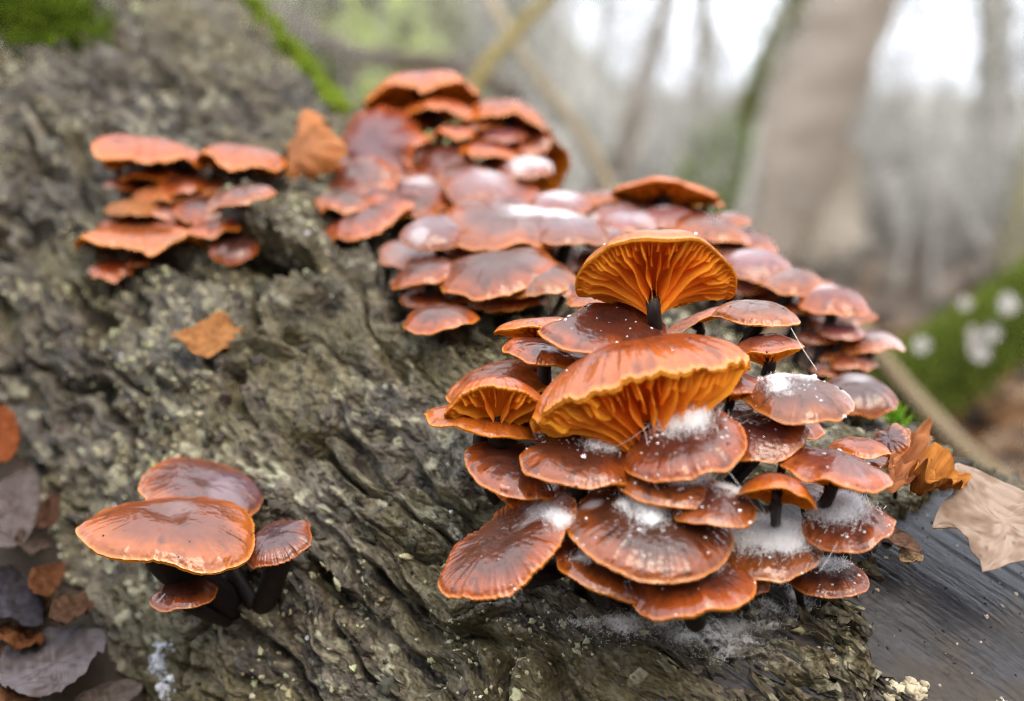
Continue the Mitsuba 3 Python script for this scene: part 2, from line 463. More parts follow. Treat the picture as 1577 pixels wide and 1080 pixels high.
    if ng:
        soup = Soup()
        for k in range(ng):
            tk = (k + rng.uniform(-.28, .28)) / ng * 2 * math.pi
            i = int(round(tk / (2 * math.pi) * nt)) % nt
            r1 = (.07, .58, .36, .70)[k % 4] + rng.uniform(0, .05)
            m = {1: 12, 2: 7, 3: 4}[res]
            r = np.linspace(r1, .982 if cone else .962, m)
            g = (sst(.0, .16, .985 - r) * (.35 + .65 * (1 - r)) * 1.15) if cone else np.sin(np.pi * np.clip((1 - r) / .9, 0, 1) ** .62) ** .8 * .9 + .15 * (1 - r)
            if k % 4:
                g = np.minimum(g, (r - r1) * (2.2 if cone else 3.0) + .02)
            zt = zunder(r, i).reshape(-1) + .008
            zb = zunder(r, i).reshape(-1) - q * (.30 if cone else 1.0) * np.maximum(g, .02) * rng.uniform(.8, 1.15)
            if not cone:                                          # short near the margin, so the rim hides them from above
                zb = np.maximum(zb, zunder(r, i).reshape(-1) - .30 * (.972 - r) - .003)
            wob = rng.uniform(.5, 1.0) * .030 * np.sin(r * rng.uniform(9, 16) + rng.uniform(0, 6))
            rows = []
            for z_, f_ in ((zt, 0.25), ((zt + zb) / 2, .6), (zb, 1.0)):
                tw = tk + wob * f_ / np.maximum(r, .2) * .9
                rows.append(place(r * o[i] * np.cos(tw), r * o[i] * np.sin(tw), z_))
            v = np.stack(rows, 1).reshape(-1, 3)
            cg = np.repeat(lerp(np.broadcast_to((.95, .34, .032), (m, 3)), (.97, .45, .045), sst(.45, 1.0, r)), 3, axis=0)  # yellow margin, its colour brightened for light glowing through
            cg = cg * rng.uniform(.82, 1.1) * np.tile([.92, 1.0, 1.14], m)[:, None]
            if gills:
                put(key + '__gill', ply(v, quads(m, 3), 'm_gill', cg))
            else:
                soup.add(v, quads(m, 3), cg)
        if not gills:
            k2 = put(key + '__gills', soup.shape('m_gill'))
            labels[k2] = {'kind': 'stuff'}
    hub = c + R * n * (h - .13 - (q * .78 - .02 if cone else q * .35 + .12))
    if stem:
        if foot is None:
            dist, i = KD.query(hub - UP * R * .5 + FWD * R * .25)
            base_ = SURF[FRONT[i]]
        else:
            i, _ = on_log(*foot)
            base_ = SURF[i]
        into = unit(base_ - hub)
        base_ = base_ + into * .004
        L = np.linalg.norm(base_ - hub)
        ctrl = [hub + n * R * .12, hub, hub - n * min(R * .35, L * .35), lerp(hub, base_, .72) - n * L * .06, base_]
        pts = curve(ctrl, 14)
        sw = R * sr * rng.uniform(.9, 1.15)
        v, f_ = tube(pts, np.linspace(1.35, .95, 14) * sw, 10, seed, .10)
        put(key + '__stem', ply(v, f_, 'm_stem'))
    if specks or soil:
        for count, name, bs, cl, size in ((specks, 'mould_specks', 'm_matte', (.82, .83, .86), .00019), (soil, 'soil_specks', 'm_matte', (.02, .015, .01), .00017)):
            if not count:
                continue
            soup = Soup()
            for _ in range(count):
                a_, b_ = rng.integers(3, len(rr) - 1), rng.integers(0, nt)
                ball = trimesh.creation.icosphere(1, radius=1)
                bv = ball.vertices * (1 + .35 * rng.normal(size=(len(ball.vertices), 1))) * size * rng.lognormal(0, .45) * [1, 1, .7]
                soup.add(tv[a_ * nt + b_] + bv, ball.faces, np.array(cl) * rng.uniform(.8, 1.05))
            k2 = put(f'{key}__{name}', soup.shape(bs))
            labels[k2] = {'kind': 'stuff'}
    tag(key, label, 'mushroom', group)
    CAPS[key] = dict(res=res, tv=tv.reshape(len(rr), nt, 3), rr=rr, th=th, n=n, R=R, X=X, Y=Y, c=c)
    return key



# ------------------------------------------------------------------ the near, sharp cluster
NEAR = 'mushrooms of the large sharp cluster on the near side of the trunk'


def N(*a, label, **k):
    a = (a[0], a[1], a[2] * 1.03, *a[3:])
    if k.get('e', 15) > 10:
        k['e'] = k.get('e', 15) * .88
    k.setdefault('soil', 4 if k.get('res', 1) == 1 else 0)
    return mushroom('mushroom', *a, label=label, group=NEAR, **k)


top = N(1006, 422, 113, .325, e=-18, h=.50, p=2.3, q=.88, cone=True, gills=90, pal='orange', rim=[(270, .16), (225, .08), (315, .08), (0, -.18), (180, -.10), (90, .02)],
        wav=.02, out=[(345, 1.06), (180, 1.03)], sr=.085, foot=(1030, 640), soil=14, specks=10, wr=.012, bloom=[(304, .84, .085, 1.0, (.66, .17, .012))], label='topmost bright orange mushroom with its gills facing the camera')
flat = N(937, 512, 106, .322, e=24, h=.24, p=2.6, roll=-3, q=.2, soil=26, specks=30, wr=.004, dim=.05, wav=.015, foot=(960, 640), label='smooth flat brown mushroom with soil crumbs right under the topmost orange one')
N(826, 505, 62, .345, e=-3, h=.24, roll=5, q=.5, cone=True, pal='orange', label='small orange mushroom seen edge-on to the left of the smooth flat brown cap')
N(843, 543, 66, .334, e=16, h=.26, roll=-8, bloom=[(280, .55, .22, .7)], label='small brown cap with one grey mould spot tucked under the smooth flat cap')
N(772, 592, 82, .343, e=20, h=.32, roll=12, pal='orange', label='plain brown cap rising behind the left lobe of the wide wavy mushroom')
N(905, 466, 30, .362, e=10, h=.3, pal='orange', res=2, label='sliver of an orange cap between the topmost and the smooth flat mushroom')
N(1070, 497, 46, .352, e=-4, h=.25, roll=22, q=.3, pal='orange', label='dark orange cap underside in shade just right of the topmost mushroom stem')
N(1163, 486, 68, .340, e=13, h=.30, roll=-3, rw=.05, soil=10, pal='pink', label='pinkish wavy cap right of the topmost mushroom, upper of two pointing right')
N(1180, 533, 59, .334, e=7, h=.32, p=1.7, roll=6, q=.65, cone=True, pal='pink', label='pinkish cap with pale gills below, lower of two pointing right')
N(766, 618, 80, .320, e=-10, h=.46, p=2.3, roll=0, q=.95, cone=True, gills=40, rim=[(270, .20), (180, -.34), (0, -.24), (225, .02), (315, .02)], pal='orange', wr=.03, foot=(880, 700), label='left drooping lobe of the wide wavy mushroom with dark orange gills inside')
wide = N(984, 594, 172, .312, e=-7, h=.40, p=2.5, roll=12, q=.95, cone=True, gills=100, pal='orange', wr=.065, rw=.03, wav=.03,
         rim=[(270, .05), (250, .0), (232, .06), (205, -.04), (180, -.08), (292, -.01), (315, .07), (345, .03), (0, .03)], depth=.8, soil=10, foot=(960, 760), specks=16,
         label='widest wavy mushroom with deeply grooved rim and long tan gills hanging below')
N(747, 650, 92, .326, e=6, h=.20, q=.2, roll=-10, pal='orange', label='flat orange cap sticking out left beneath the drooping lobe')
N(795, 722, 80, .320, e=27, h=.30, roll=-15, wr=.022, soil=12, foot=(850, 790), label='dark brown dome with wet highlights below the flat orange cap, left side of the cluster')
N(806, 760, 66, .330, e=16, h=.26, roll=-22, pal='orange', label='dark orange cap mostly hidden beneath the wet dark brown dome')
j_cap = N(894, 708, 93, .311, e=20, h=.30, roll=-2, wr=.016, rim=[(225, .04), (300, -.04)], bloom=[(75, .5, .35, .9), (60, .2, .2, .6)], specks=26, label='brown cap with a white mould patch directly below the wide wavy mushroom')
dome = N(1052, 685, 95, .305, e=30, h=.34, roll=17, wr=.020, wav=.02, bloom=[(110, .65, .5, .95), (150, .5, .25, .5)], specks=40, soil=4, foot=(1090, 790), label='large red-brown dome with white mould on its upper back, centre of the cluster')
N(1122, 591, 60, .320, e=10, h=.30, p=1.8, q=.62, cone=True, pal='pink', bloom=[(90, .5, .5, .5)], label='dull pink-brown cap with gills below, under the right end of the wide wavy mushroom')
crusty = N(1228, 615, 84, .314, e=22, h=.34, roll=-3, pal='pink', q=.22, bloom=[(120, .55, .4, 1.0), (60, .55, .45, .6), (10, .85, .3, .8)], specks=40, soil=5, foot=(1220, 680), label='pink-brown cap with white mould crust on top, right side of the cluster')
dusky = N(1167, 672, 76, .316, e=20, h=.36, roll=9, pal='pink', bloom=[(120, .6, .4, .7)], specks=25, label='dusky pink cap over dark stems between the large dome and the notched cap')
frosty = N(1030, 744, 84, .308, e=19, h=.24, roll=-6, wr=.012, pal='pink', wav=.03, bloom=[(75, .55, .45, .9), (0, .6, .2, .7)], specks=36, label='flat brown cap with frosty middle under the large red-brown dome')
conic = N(1098, 784, 66, .303, e=17, h=.50, p=1.5, roll=2, pal='pink', bloom=[(60, .5, .45, .8)], specks=30, label='cone-shaped brown cap with frosted top in the middle of the cluster')
big = N(1003, 812, 124, .305, e=33, h=.28, p=2.8, roll=-6, wr=.022, wav=.022, rw=.02, specks=60, soil=6, bloom=[(80, .35, .34, .9), (125, .25, .14, .8), (170, .75, .16, .7), (60, .7, .3, .5)],
        foot=(1040, 900), label='big round brown cap with scalloped glossy rim and a white mould tuft, lower middle')
mouldy = N(1182, 846, 82, .315, e=25, h=.30, roll=0, foot=(1172, 880), wr=.012, pal='pink', bloom=[(95, .6, .75, 1.0), (130, .8, .5, .9)], specks=30, label='brown cap half buried in thick white mould right of the big round cap')
tilted_cap = N(936, 872, 84, .310, e=22, h=.24, roll=-20, wr=.02, bloom=[(110, .5, .35, .8)], specks=22, label='brown cap directly beneath the big round cap, tilted down to the right')
lowest = N(1064, 899, 95, .305, e=13, h=.22, roll=9, q=.55, cone=True, wr=.022, wav=.04, rim=[(225, -.10), (180, -.05)], bloom=[(70, .5, .4, .9)], specks=24, foot=(1055, 925), label='lowest brown cap in the middle with pale yellow gills peeping out')
long_cap = N(786, 846, 116, .312, e=22, h=.20, roll=27, wr=.040, wav=.03, rw=.05, depth=.9, rim=[(200, .0), (250, -.02), (300, .06), (322, .22), (345, .34), (10, .26)], bloom=[(20, .6, .45, .7)], specks=8, foot=(880, 860),
  label='long orange-brown cap with grooved wavy rim reaching out at lower left of the cluster')
N(869, 834, 50, .320, e=11, h=.25, res=2, bloom=[(60, .4, .5, .7)], label='narrow brown cap squeezed between the long wavy cap and the big round cap')
N(1197, 762, 60, .302, e=-7, h=.52, p=2.6, q=.40, cone=True, gills=40, roll=-8, pal='orange', rim=[(270, .14), (0, -.16), (180, -.06)], bloom=[(110, .8, .4, .6)], foot=(1195, 850), sr=.12, label='small orange bell-shaped mushroom showing gills and dark stem above thick white mould')
notched = N(1286, 722, 86, .308, e=13, h=.30, p=1.9, roll=-11, q=.5, cone=True, pal='pink', wav=.02, out=[(296, 1.0), (303, .74), (310, 1.0)], soil=8, specks=6, foot=(1240, 800), sr=.11, label='pinkish cap with a notch in its front rim, right side of the cluster')
N(1325, 691, 46, .328, e=8, h=.32, roll=-4, q=.3, pal='orange', label='small orange cap with bright rim behind the notched cap')
N(1348, 712, 28, .336, e=10, h=.3, pal='pink', res=2, label='tiny pink cap peeping out behind the right tip of the notched cap')
round_cap = N(1307, 808, 68, .312, e=27, h=.26, roll=9, pal='pink', wr=.010, bloom=[(130, .55, .6, 1.0), (60, .4, .4, .6)], specks=30, foot=(1270, 850), sr=.10, label='rounded lilac-brown cap with mould on its upper left, far right of the cluster')
low_right = N(1277, 889, 59, .322, e=21, foot=(1262, 893), h=.30, roll=2, pal='dark', wr=.014, bloom=[(120, .55, .55, .9), (60, .6, .4, .5)], specks=20, label='lowest right mushroom, dark lilac cap close above the bare wood')

# ------------------------------------------------------------------ the blurred clusters behind
MID = 'mushrooms of the middle blurred cluster'


RG_NAME = 'mushrooms of the right blurred row along the ridge'
pal_sheen = {'pink': .35, 'lilac': .55}


def M(px, py, w, d, label, e=18, group=MID, res=2, wav=.06, rw=.08, **k):
    if group in ('mushrooms of the top blurred cluster', 'mushrooms of the left blurred cluster'):
        wav, rw = wav + .03, rw + .05
        k.setdefault('wr', .05)
    if group in (MID, RG_NAME) and pal_sheen.get(k.get('pal')) and 'bloom' not in k:           # whitish patches painted in as sky sheen
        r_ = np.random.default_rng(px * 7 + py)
        k['bloom'] = [(r_.uniform(0, 360), r_.uniform(.2, .7), r_.uniform(.4, .8), r_.uniform(.2, 1) * pal_sheen[k['pal']]) for _ in range(2)]
    if group in (MID, RG_NAME):
        e, w = e * .8, w * 1.04
        k.setdefault('h', .38)
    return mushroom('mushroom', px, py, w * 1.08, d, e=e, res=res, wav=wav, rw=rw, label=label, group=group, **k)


M(795, 352, 98, .418, 'longest frosted cap of the middle cluster, whitish top with orange left lip', e=26, h=.22, pal='pink', bloom=[(60, .5, .7, .8), (0, .7, .5, .8)], rim=[(180, .05)])
M(872, 360, 62, .412, 'frosted pinkish cap overlapping the right end of the longest frosted cap', e=22, pal='lilac', bloom=[(90, .4, .5, .6)])
M(766, 417, 84, .396, 'broad shining brown cap below the longest frosted cap', e=30, h=.26, roll=10, wr=.03)
M(660, 424, 52, .404, 'brown cap at the left edge of the middle cluster', roll=12, e=18)
M(668, 360, 46, .412, 'rounded pinkish cap facing the camera, left of the longest frosted cap', e=42, pal='lilac')
M(826, 436, 56, .392, 'pale brown cap right below the broad shining brown cap', roll=14, e=24, pal='pink', bloom=[(90, .5, .5, .5)])
M(874, 442, 35, .390, 'small red-brown cap just left of the topmost orange mushroom', roll=-18, e=32)
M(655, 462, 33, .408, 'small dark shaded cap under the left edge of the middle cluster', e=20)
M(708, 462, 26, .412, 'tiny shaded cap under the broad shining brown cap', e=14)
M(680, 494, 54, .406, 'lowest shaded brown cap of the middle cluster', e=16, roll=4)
M(932, 370, 38, .425, 'orange-pink cap behind the left of the topmost mushroom', e=26, pal='pink')
M(893, 402, 40, .428, 'dark purple-brown cap in the gap left of the topmost mushroom', e=20, pal='dark')
M(968, 345, 44, .44, 'lilac cap behind and above the topmost mushroom', e=24, pal='lilac')
RG = RG_NAME
M(1022, 302, 76, .462, 'wide orange cap seen from below at the top of the right row', e=-4, group=RG, pal='orange', h=.2, roll=-3, q=.25, rim=[(270, .06)])
M(1084, 315, 28, .47, 'small orange cap touching the right end of the wide orange cap', e=5, group=RG, pal='orange')
M(925, 309, 38, .462, 'small brown cap with whitish top left of the wide orange cap', e=8, group=RG, pal='pink', bloom=[(90, .4, .6, .5)])
M(1092, 358, 58, .445, 'long pale pink cap below the wide orange cap', e=17, roll=-9, group=RG, pal='pink', bloom=[(90, .4, .5, .6)])
M(1120, 342, 34, .455, 'small pink cap behind the long pale pink cap', e=12, group=RG, pal='pink')
M(1022, 338, 42, .45, 'frosted purple cap beneath the wide orange cap', e=25, group=RG, pal='lilac', bloom=[(90, .3, .5, .6)])
M(1163, 412, 50, .425, 'rounded lilac-pink cap above the two pointing caps', e=24, h=.45, group=RG, pal='lilac', bloom=[(150, .5, .5, .5)])
M(1150, 440, 40, .43, 'whitish cap tucked under the rounded lilac-pink cap', e=16, group=RG, pal='lilac', bloom=[(90, .3, .7, .7)])
M(1217, 438, 50, .42, 'pink-orange cap second from the right in the upper row', e=20, h=.4, group=RG, pal='pink')
M(1284, 472, 50, .412, 'domed cap with whitish top and orange rim on a dark stem, right row', e=17, h=.55, roll=-6, group=RG, pal='pink', bloom=[(130, .5, .7, .6)], foot=(1260, 560))
M(1296, 512, 32, .412, 'small pale lilac cap under the domed cap with orange rim', e=20, group=RG, pal='lilac')
M(1343, 530, 44, .415, 'rightmost salmon pink cap of all, at the end of the right row', e=17, h=.38, group=RG, pal='pink')
M(1314, 558, 32, .412, 'small pink cap beneath the rightmost salmon cap', e=24, group=RG, pal='pink')
M(1320, 610, 53, .392, 'dark purple egg-shaped cap below the right row', e=34, h=.45, group=RG, pal='dark', bloom=[(100, .3, .6, .35)])
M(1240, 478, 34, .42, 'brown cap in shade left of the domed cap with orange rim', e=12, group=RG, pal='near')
TC = 'mushrooms of the top blurred cluster'
M(652, 145, 84, .515, 'topmost orange cap of the top cluster, dark beneath', e=-5, roll=7, h=.34, group=TC, pal='orange', q=.22, rim=[(0, -.08), (180, -.14)])
M(674, 170, 54, .505, 'orange cap right under the topmost one of the top cluster', e=2, h=.30, group=TC, pal='orange', rim=[(180, -.12)])
M(782, 178, 63, .51, 'orange cap with drooping right side at the top right of the top cluster', e=-4, roll=-10, h=.34, group=TC, pal='orange', rim=[(0, -.35), (330, -.2)])
M(833, 246, 52, .515, 'amber cap hanging on edge at the right of the top cluster', e=-40, roll=-62, h=.2, group=TC, pal='orange')
M(582, 232, 78, .492, 'large wrinkled cap facing the camera at the left of the top cluster', e=50, roll=30, h=.25, group=TC, pal='pink', wr=.10, wav=.09, rw=.16)
M(556, 282, 56, .484, 'shining cap below the large wrinkled one of the top cluster', e=40, roll=18, group=TC, pal='pink', wr=.03)
M(686, 252, 42, .49, 'round orange-pink cap in the middle of the top cluster', e=46, group=TC, pal='pink')
M(697, 210, 34, .495, 'small orange cap under the upper caps of the top cluster', e=6, h=.4, group=TC, pal='orange')
M(752, 238, 41, .49, 'narrow orange cap right of the middle of the top cluster', e=9, roll=-6, group=TC, pal='orange')
M(770, 211, 42, .505, 'grey-lilac cap in the shade of the drooping orange cap', e=16, group=TC, pal='lilac')
M(810, 260, 40, .488, 'white frosted cap beside the hanging amber cap', e=24, group=TC, pal='lilac', bloom=[(90, .2, 1.2, .9)])
M(742, 290, 58, .472, 'grey-lilac cap low in the top cluster', e=28, roll=-8, group=TC, pal='lilac', bloom=[(60, .3, .6, .5)])
M(642, 302, 58, .475, 'pale pink cap low in the middle of the top cluster', e=28, group=TC, pal='pink', bloom=[(90, .3, .6, .6)])
M(562, 348, 72, .462, 'long dark orange cap at the bottom left of the top cluster', e=11, roll=20, group=TC, pal='near')
LC = 'mushrooms of the left blurred cluster'
M(230, 238, 84, .462, 'largest upper left cap of the left cluster, orange with pink shine', e=4, roll=-7, h=.30, group=LC, pal='orange', rim=[(180, -.08), (300, -.04)], q=.25)
M(372, 250, 66, .462, 'arched orange-pink cap at the upper right of the left cluster', e=0, h=.36, roll=-5, group=LC, pal='orange', rim=[(0, -.08), (180, -.08)])
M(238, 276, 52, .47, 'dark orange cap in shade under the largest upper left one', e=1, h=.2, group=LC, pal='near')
M(246, 302, 40, .458, 'crumpled tan cap in the middle of the left cluster', e=22, group=LC, pal='tan', wav=.09, rw=.12, wr=.06)
M(298, 308, 30, .455, 'shrunken tan cap in the centre right of the left cluster', e=42, group=LC, pal='tan', wav=.09, rw=.12, wr=.06)
M(215, 324, 46, .455, 'thin orange-tan cap at the left of the left cluster', e=12, group=LC, pal='tan', wav=.07)
M(328, 290, 24, .462, 'smallest orange cap in the middle of the left cluster', e=25, group=LC, pal='orange')
M(372, 306, 48, .455, 'pink-topped cap at the right of the left cluster', e=14, roll=9, group=LC, pal='pink')
M(218, 366, 90, .446, 'long flat cap along the bottom of the left cluster', e=11, h=.20, group=LC, pal='orange', roll=0)
M(334, 353, 40, .446, 'small orange cap right of the long flat one', e=15, roll=10, group=LC, pal='orange')
M(362, 379, 38, .44, 'purple-brown cap at the lower right of the left cluster', e=40, group=LC, pal='dark')
M(173, 417, 32, .438, 'lowest left orange cap, lone and small below the left cluster', e=24, h=.4, group=LC, pal='orange')
M(213, 405, 17, .442, 'tiny dark cap beside the lowest left orange one', e=20, group=LC, pal='near', res=3)
BC = 'mushrooms of the small group at lower left'
M(260, 815, 126, .345, 'large smooth orange cap of the lower left group', e=20, h=.24, roll=-7, res=1, group=BC, pal='orange', wr=.020, wav=.05, rw=.03, p=2.2, out=[(0, 1.0), (325, 1.12), (270, .86), (215, .98), (180, 1.04), (140, .80), (60, .95)],
  rim=[(180, -.03), (212, .07), (245, .0), (280, .07), (312, -.08), (350, -.02), (60, .10), (110, .02)], foot=(352, 925), sr=.2, depth=.85, dim=.08, soil=6, bloom=[(60, .22, .30, .8, (.13, .06, .05))])
M(310, 754, 88, .368, 'brown cap with dark wrinkled right side, rearmost of the lower left group', h=.22, e=23, roll=-12, res=1, group=BC, pal='pink', wav=.05, rw=.05, bloom=[(10, .65, .7, .9, (.085, .045, .055)), (330, .5, .4, .6, (.16, .10, .11))], wr=.03, foot=(380, 910), sr=.14)
M(427, 836, 52, .348, 'small purple-topped cap with scalloped orange rim, right of the lower left group', e=27, roll=16, res=1, group=BC, pal='dark', wav=.06, rw=.08, wr=.06, foot=(405, 925), sr=.3)
M(284, 916, 46, .347, 'dark orange cap low under the large one of the lower left group', e=17, res=1, roll=3, group=BC, pal='near', foot=(350, 955), sr=.2)

# further caps in the gaps of the blurred clusters
M(735, 455, 50, .415, 'shaded brown cap beneath the broad shining brown cap, left of centre', e=14, roll=6)
M(795, 468, 44, .412, 'shaded orange-brown cap low beneath the pale brown cap of the middle cluster', e=12, roll=10)
M(722, 388, 44, .422, 'dusky cap between the rounded pinkish and the broad shining brown cap', e=24, pal='lilac')
M(985, 368, 46, .45, 'frosted lilac cap showing over the top of the topmost orange mushroom', e=22, pal='lilac', bloom=[(90, .4, .6, .6)])
M(862, 318, 48, .45, 'pale frosted cap at the upper end of the middle cluster', e=24, pal='lilac', bloom=[(90, .2, .9, .6)])
M(1060, 382, 44, .44, 'brown-pink cap behind the right shoulder of the topmost mushroom', e=20, group=RG, pal='pink')
M(1120, 398, 42, .44, 'dusky pink cap left of the rounded lilac-pink cap', e=20, group=RG, pal='pink')
M(1262, 520, 34, .418, 'shaded brown cap left of the small pale lilac cap, right row', e=14, group=RG, pal='dark')
M(626, 322, 46, .478, 'brown cap between the pale pink cap and the long dark orange one', e=22, group=TC, pal='near')
M(712, 272, 44, .482, 'dusky pink cap in the heart of the top cluster', e=26, group=TC, pal='pink')
M(610, 268, 40, .486, 'orange-brown cap beside the shining cap of the top cluster', e=30, group=TC, pal='near')
M(742, 198, 36, .505, 'shaded orange cap under the meeting of the two upper caps of the top cluster', e=6, group=TC, pal='near')
M(268, 330, 34, .455, 'brown cap in shade above the long flat one of the left cluster', e=14, group=LC, pal='near')

# small shaded caps in the gaps of the near cluster
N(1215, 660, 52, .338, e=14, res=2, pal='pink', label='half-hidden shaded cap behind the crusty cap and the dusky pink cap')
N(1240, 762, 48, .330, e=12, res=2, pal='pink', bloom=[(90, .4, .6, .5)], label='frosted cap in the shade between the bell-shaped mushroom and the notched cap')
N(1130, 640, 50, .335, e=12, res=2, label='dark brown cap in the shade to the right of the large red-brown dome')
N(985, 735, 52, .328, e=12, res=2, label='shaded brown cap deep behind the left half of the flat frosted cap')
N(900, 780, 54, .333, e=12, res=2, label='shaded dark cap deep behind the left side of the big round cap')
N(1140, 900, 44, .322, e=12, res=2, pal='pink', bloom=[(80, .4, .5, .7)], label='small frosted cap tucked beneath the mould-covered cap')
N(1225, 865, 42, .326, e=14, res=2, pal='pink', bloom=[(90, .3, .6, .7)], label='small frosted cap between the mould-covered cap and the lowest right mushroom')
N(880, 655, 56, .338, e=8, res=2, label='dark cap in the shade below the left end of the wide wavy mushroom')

# further caps in the depth of the blurred clusters
for group_, pal_, what, spots in (
        (TC, 'near', 'small blurred brown cap', [
            (600, 200, .505, 'left of the upper caps, above the large wrinkled one'), (640, 190, .51, 'directly under the left end of the topmost cap'), (630, 235, .498, 'touching the right edge of the large wrinkled cap'),
            (720, 228, .498, 'under the middle orange caps of the top cluster'), (660, 275, .49, 'below the round orange-pink cap of the top cluster'), (590, 305, .478, 'just left of the pale pink cap low in the top cluster'),
            (700, 300, .478, 'between the low pale pink and grey-lilac caps'), (770, 255, .495, 'left of the white frosted cap in the top cluster'), (800, 225, .505, 'between the white frosted cap and the drooping orange one'),
            (535, 255, .49, 'at the left edge of the large wrinkled cap'), (530, 315, .478, 'at the outer left, above the long dark orange cap'), (775, 300, .475, 'right of the low grey-lilac cap of the top cluster'),
            (675, 320, .468, 'at the foot of the top cluster, above the rounded pinkish cap')]),
        (MID, 'pink', 'small blurred lilac-brown cap', [
            (700, 345, .435, 'behind the left end of the longest frosted cap'), (735, 330, .44, 'above the left half of the longest frosted cap'), (640, 395, .425, 'above the left edge cap of the middle cluster'),
            (690, 410, .418, 'left of the broad shining brown cap'), (800, 395, .42, 'between the longest frosted and the pale brown cap'), (845, 395, .42, 'under the right end of the longest frosted cap'),
            (905, 340, .445, 'right of the frosted pinkish cap, upper edge'), (945, 330, .45, 'above left of the topmost orange mushroom'), (770, 330, .445, 'above the centre of the longest frosted cap'),
            (640, 440, .42, 'below the left edge cap of the middle cluster'), (765, 470, .415, 'at the bottom of the middle cluster, right of centre')]),
        (RG, 'pink', 'small blurred pink-brown cap', [
            (1000, 320, .465, 'under the left half of the wide orange cap'), (1055, 335, .46, 'under the right half of the wide orange cap'), (1140, 378, .445, 'below the right tip of the long pale pink cap'),
            (1185, 432, .432, 'below the rounded lilac-pink cap'), (1240, 450, .43, 'left of the domed cap with orange rim'), (1195, 455, .43, 'above the upper of the two pointing caps'),
            (1250, 495, .425, 'beside the dark stem of the domed cap with orange rim'), (1300, 490, .425, 'right under the rim of the domed cap with orange rim'), (1130, 430, .435, 'right of the topmost orange mushroom, close behind it'),
            (1285, 575, .41, 'left above the dark egg-shaped cap'), (1290, 545, .415, 'left of the cap beneath the rightmost salmon one')]),
        (LC, 'near', 'small blurred orange-brown cap', [
            (200, 290, .468, 'at the left, below the largest upper left cap'), (285, 285, .468, 'between the two upper caps of the left cluster'), (320, 325, .458, 'in the middle right of the left cluster'),
            (260, 350, .452, 'just above the long flat cap of the left cluster'), (190, 345, .455, 'over the left end of the long flat cap')])):
    for j, (x_, y_, d_, where) in enumerate(spots):
        M(x_, y_, 34 + 9 * ((j * 7) % 3), d_ + .006, f'{what} {where}', e=12 + 5 * (j % 3), roll=((j * 37) % 30) - 15, group=group_, pal=pal_, res=3)

# ------------------------------------------------------------------ ground
def ground_z(x, y):
    x, y = np.asarray(x, float), np.asarray(y, float)
    u = x / np.maximum(y, .5)
    bank = .42 * np.maximum(0, y - 1.1) * sst(.10, -.16, u) * sst(1.0, 2.4, y)
    hill = .012 * np.maximum(0, y - 3.5) + .5 * np.clip(-y - .9, 0, 9)     # unseen slope added behind the camera, blocks low front sky light
    pts = np.stack([x, y, x * 0], -1)
    side = sst(-.02, -.12, x) * np.clip(.098 + .6 * (y - .38), .03, .18) * sst(1.6, .8, y)
    return bank * .8 + hill + side + .05 * (nz(pts, 1.6, 51, 3) - .5) * sst(.3, 2, y) + .02 * (nz(pts, 9, 52, 3) - .5) + .01


gx = np.concatenate([np.linspace(-40, -3, 40)[:-1], np.linspace(-3, 3, 260), np.linspace(3, 40, 40)[1:]])
gy = np.concatenate([np.linspace(-12, -.6, 26)[:-1], np.linspace(-.6, 5, 280), np.geomspace(5, 90, 60)[1:]])
GX, GY = np.meshgrid(gx, gy, indexing='ij')
GZ = ground_z(GX, GY)
gp = np.stack([GX, GY, GZ], -1)
gn = nz(gp, 14, 55, 3)
gcol = lerp((.014, .010, .007), (.060, .040, .026), sst(.3, .65, gn))
mossy = sst(.34, .50, nz(gp, 2.3, 56, 3)) * sst(.02, -.10, GX / np.maximum(GY, .5)) * sst(1.0, 1.8, GY)
gcol = lerp(gcol, (.25, .31, .09), .85 * mossy)
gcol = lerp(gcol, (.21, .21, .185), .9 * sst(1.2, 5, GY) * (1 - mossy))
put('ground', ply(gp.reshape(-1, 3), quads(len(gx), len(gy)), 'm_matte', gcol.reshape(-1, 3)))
tag('ground', 'brown forest floor covered with old leaves and moss', None, kind='structure')


# ------------------------------------------------------------------ leaves
def leaf_mesh(outline, centre, normal, curl, size_noise, seed, nr=14, thick=.0003):
    """A leaf from a closed outline of world points, star-shaped round centre: bulged, veined, with thickness."""
    o = np.asarray(outline, float)
    o = np.vstack([o, o[:1]])
    L = np.concatenate([[0], np.cumsum(np.linalg.norm(np.diff(o, axis=0), axis=1))])
    m = 90
    q = np.stack([np.interp(np.linspace(0, L[-1], m, endpoint=False), L, o[:, k]) for k in range(3)], 1)
    r = np.linspace(0, 1, nr)[:, None, None]
    v = centre + r * (q - centre)
    span = np.linalg.norm(q - centre, axis=1).mean()
    nn = nz(v, 2.0 / span, seed, 3) - .5
    v = v + normal * (curl * span * (2 * nn + .35 * r[..., 0] ** 2))[..., None]
    return v, r


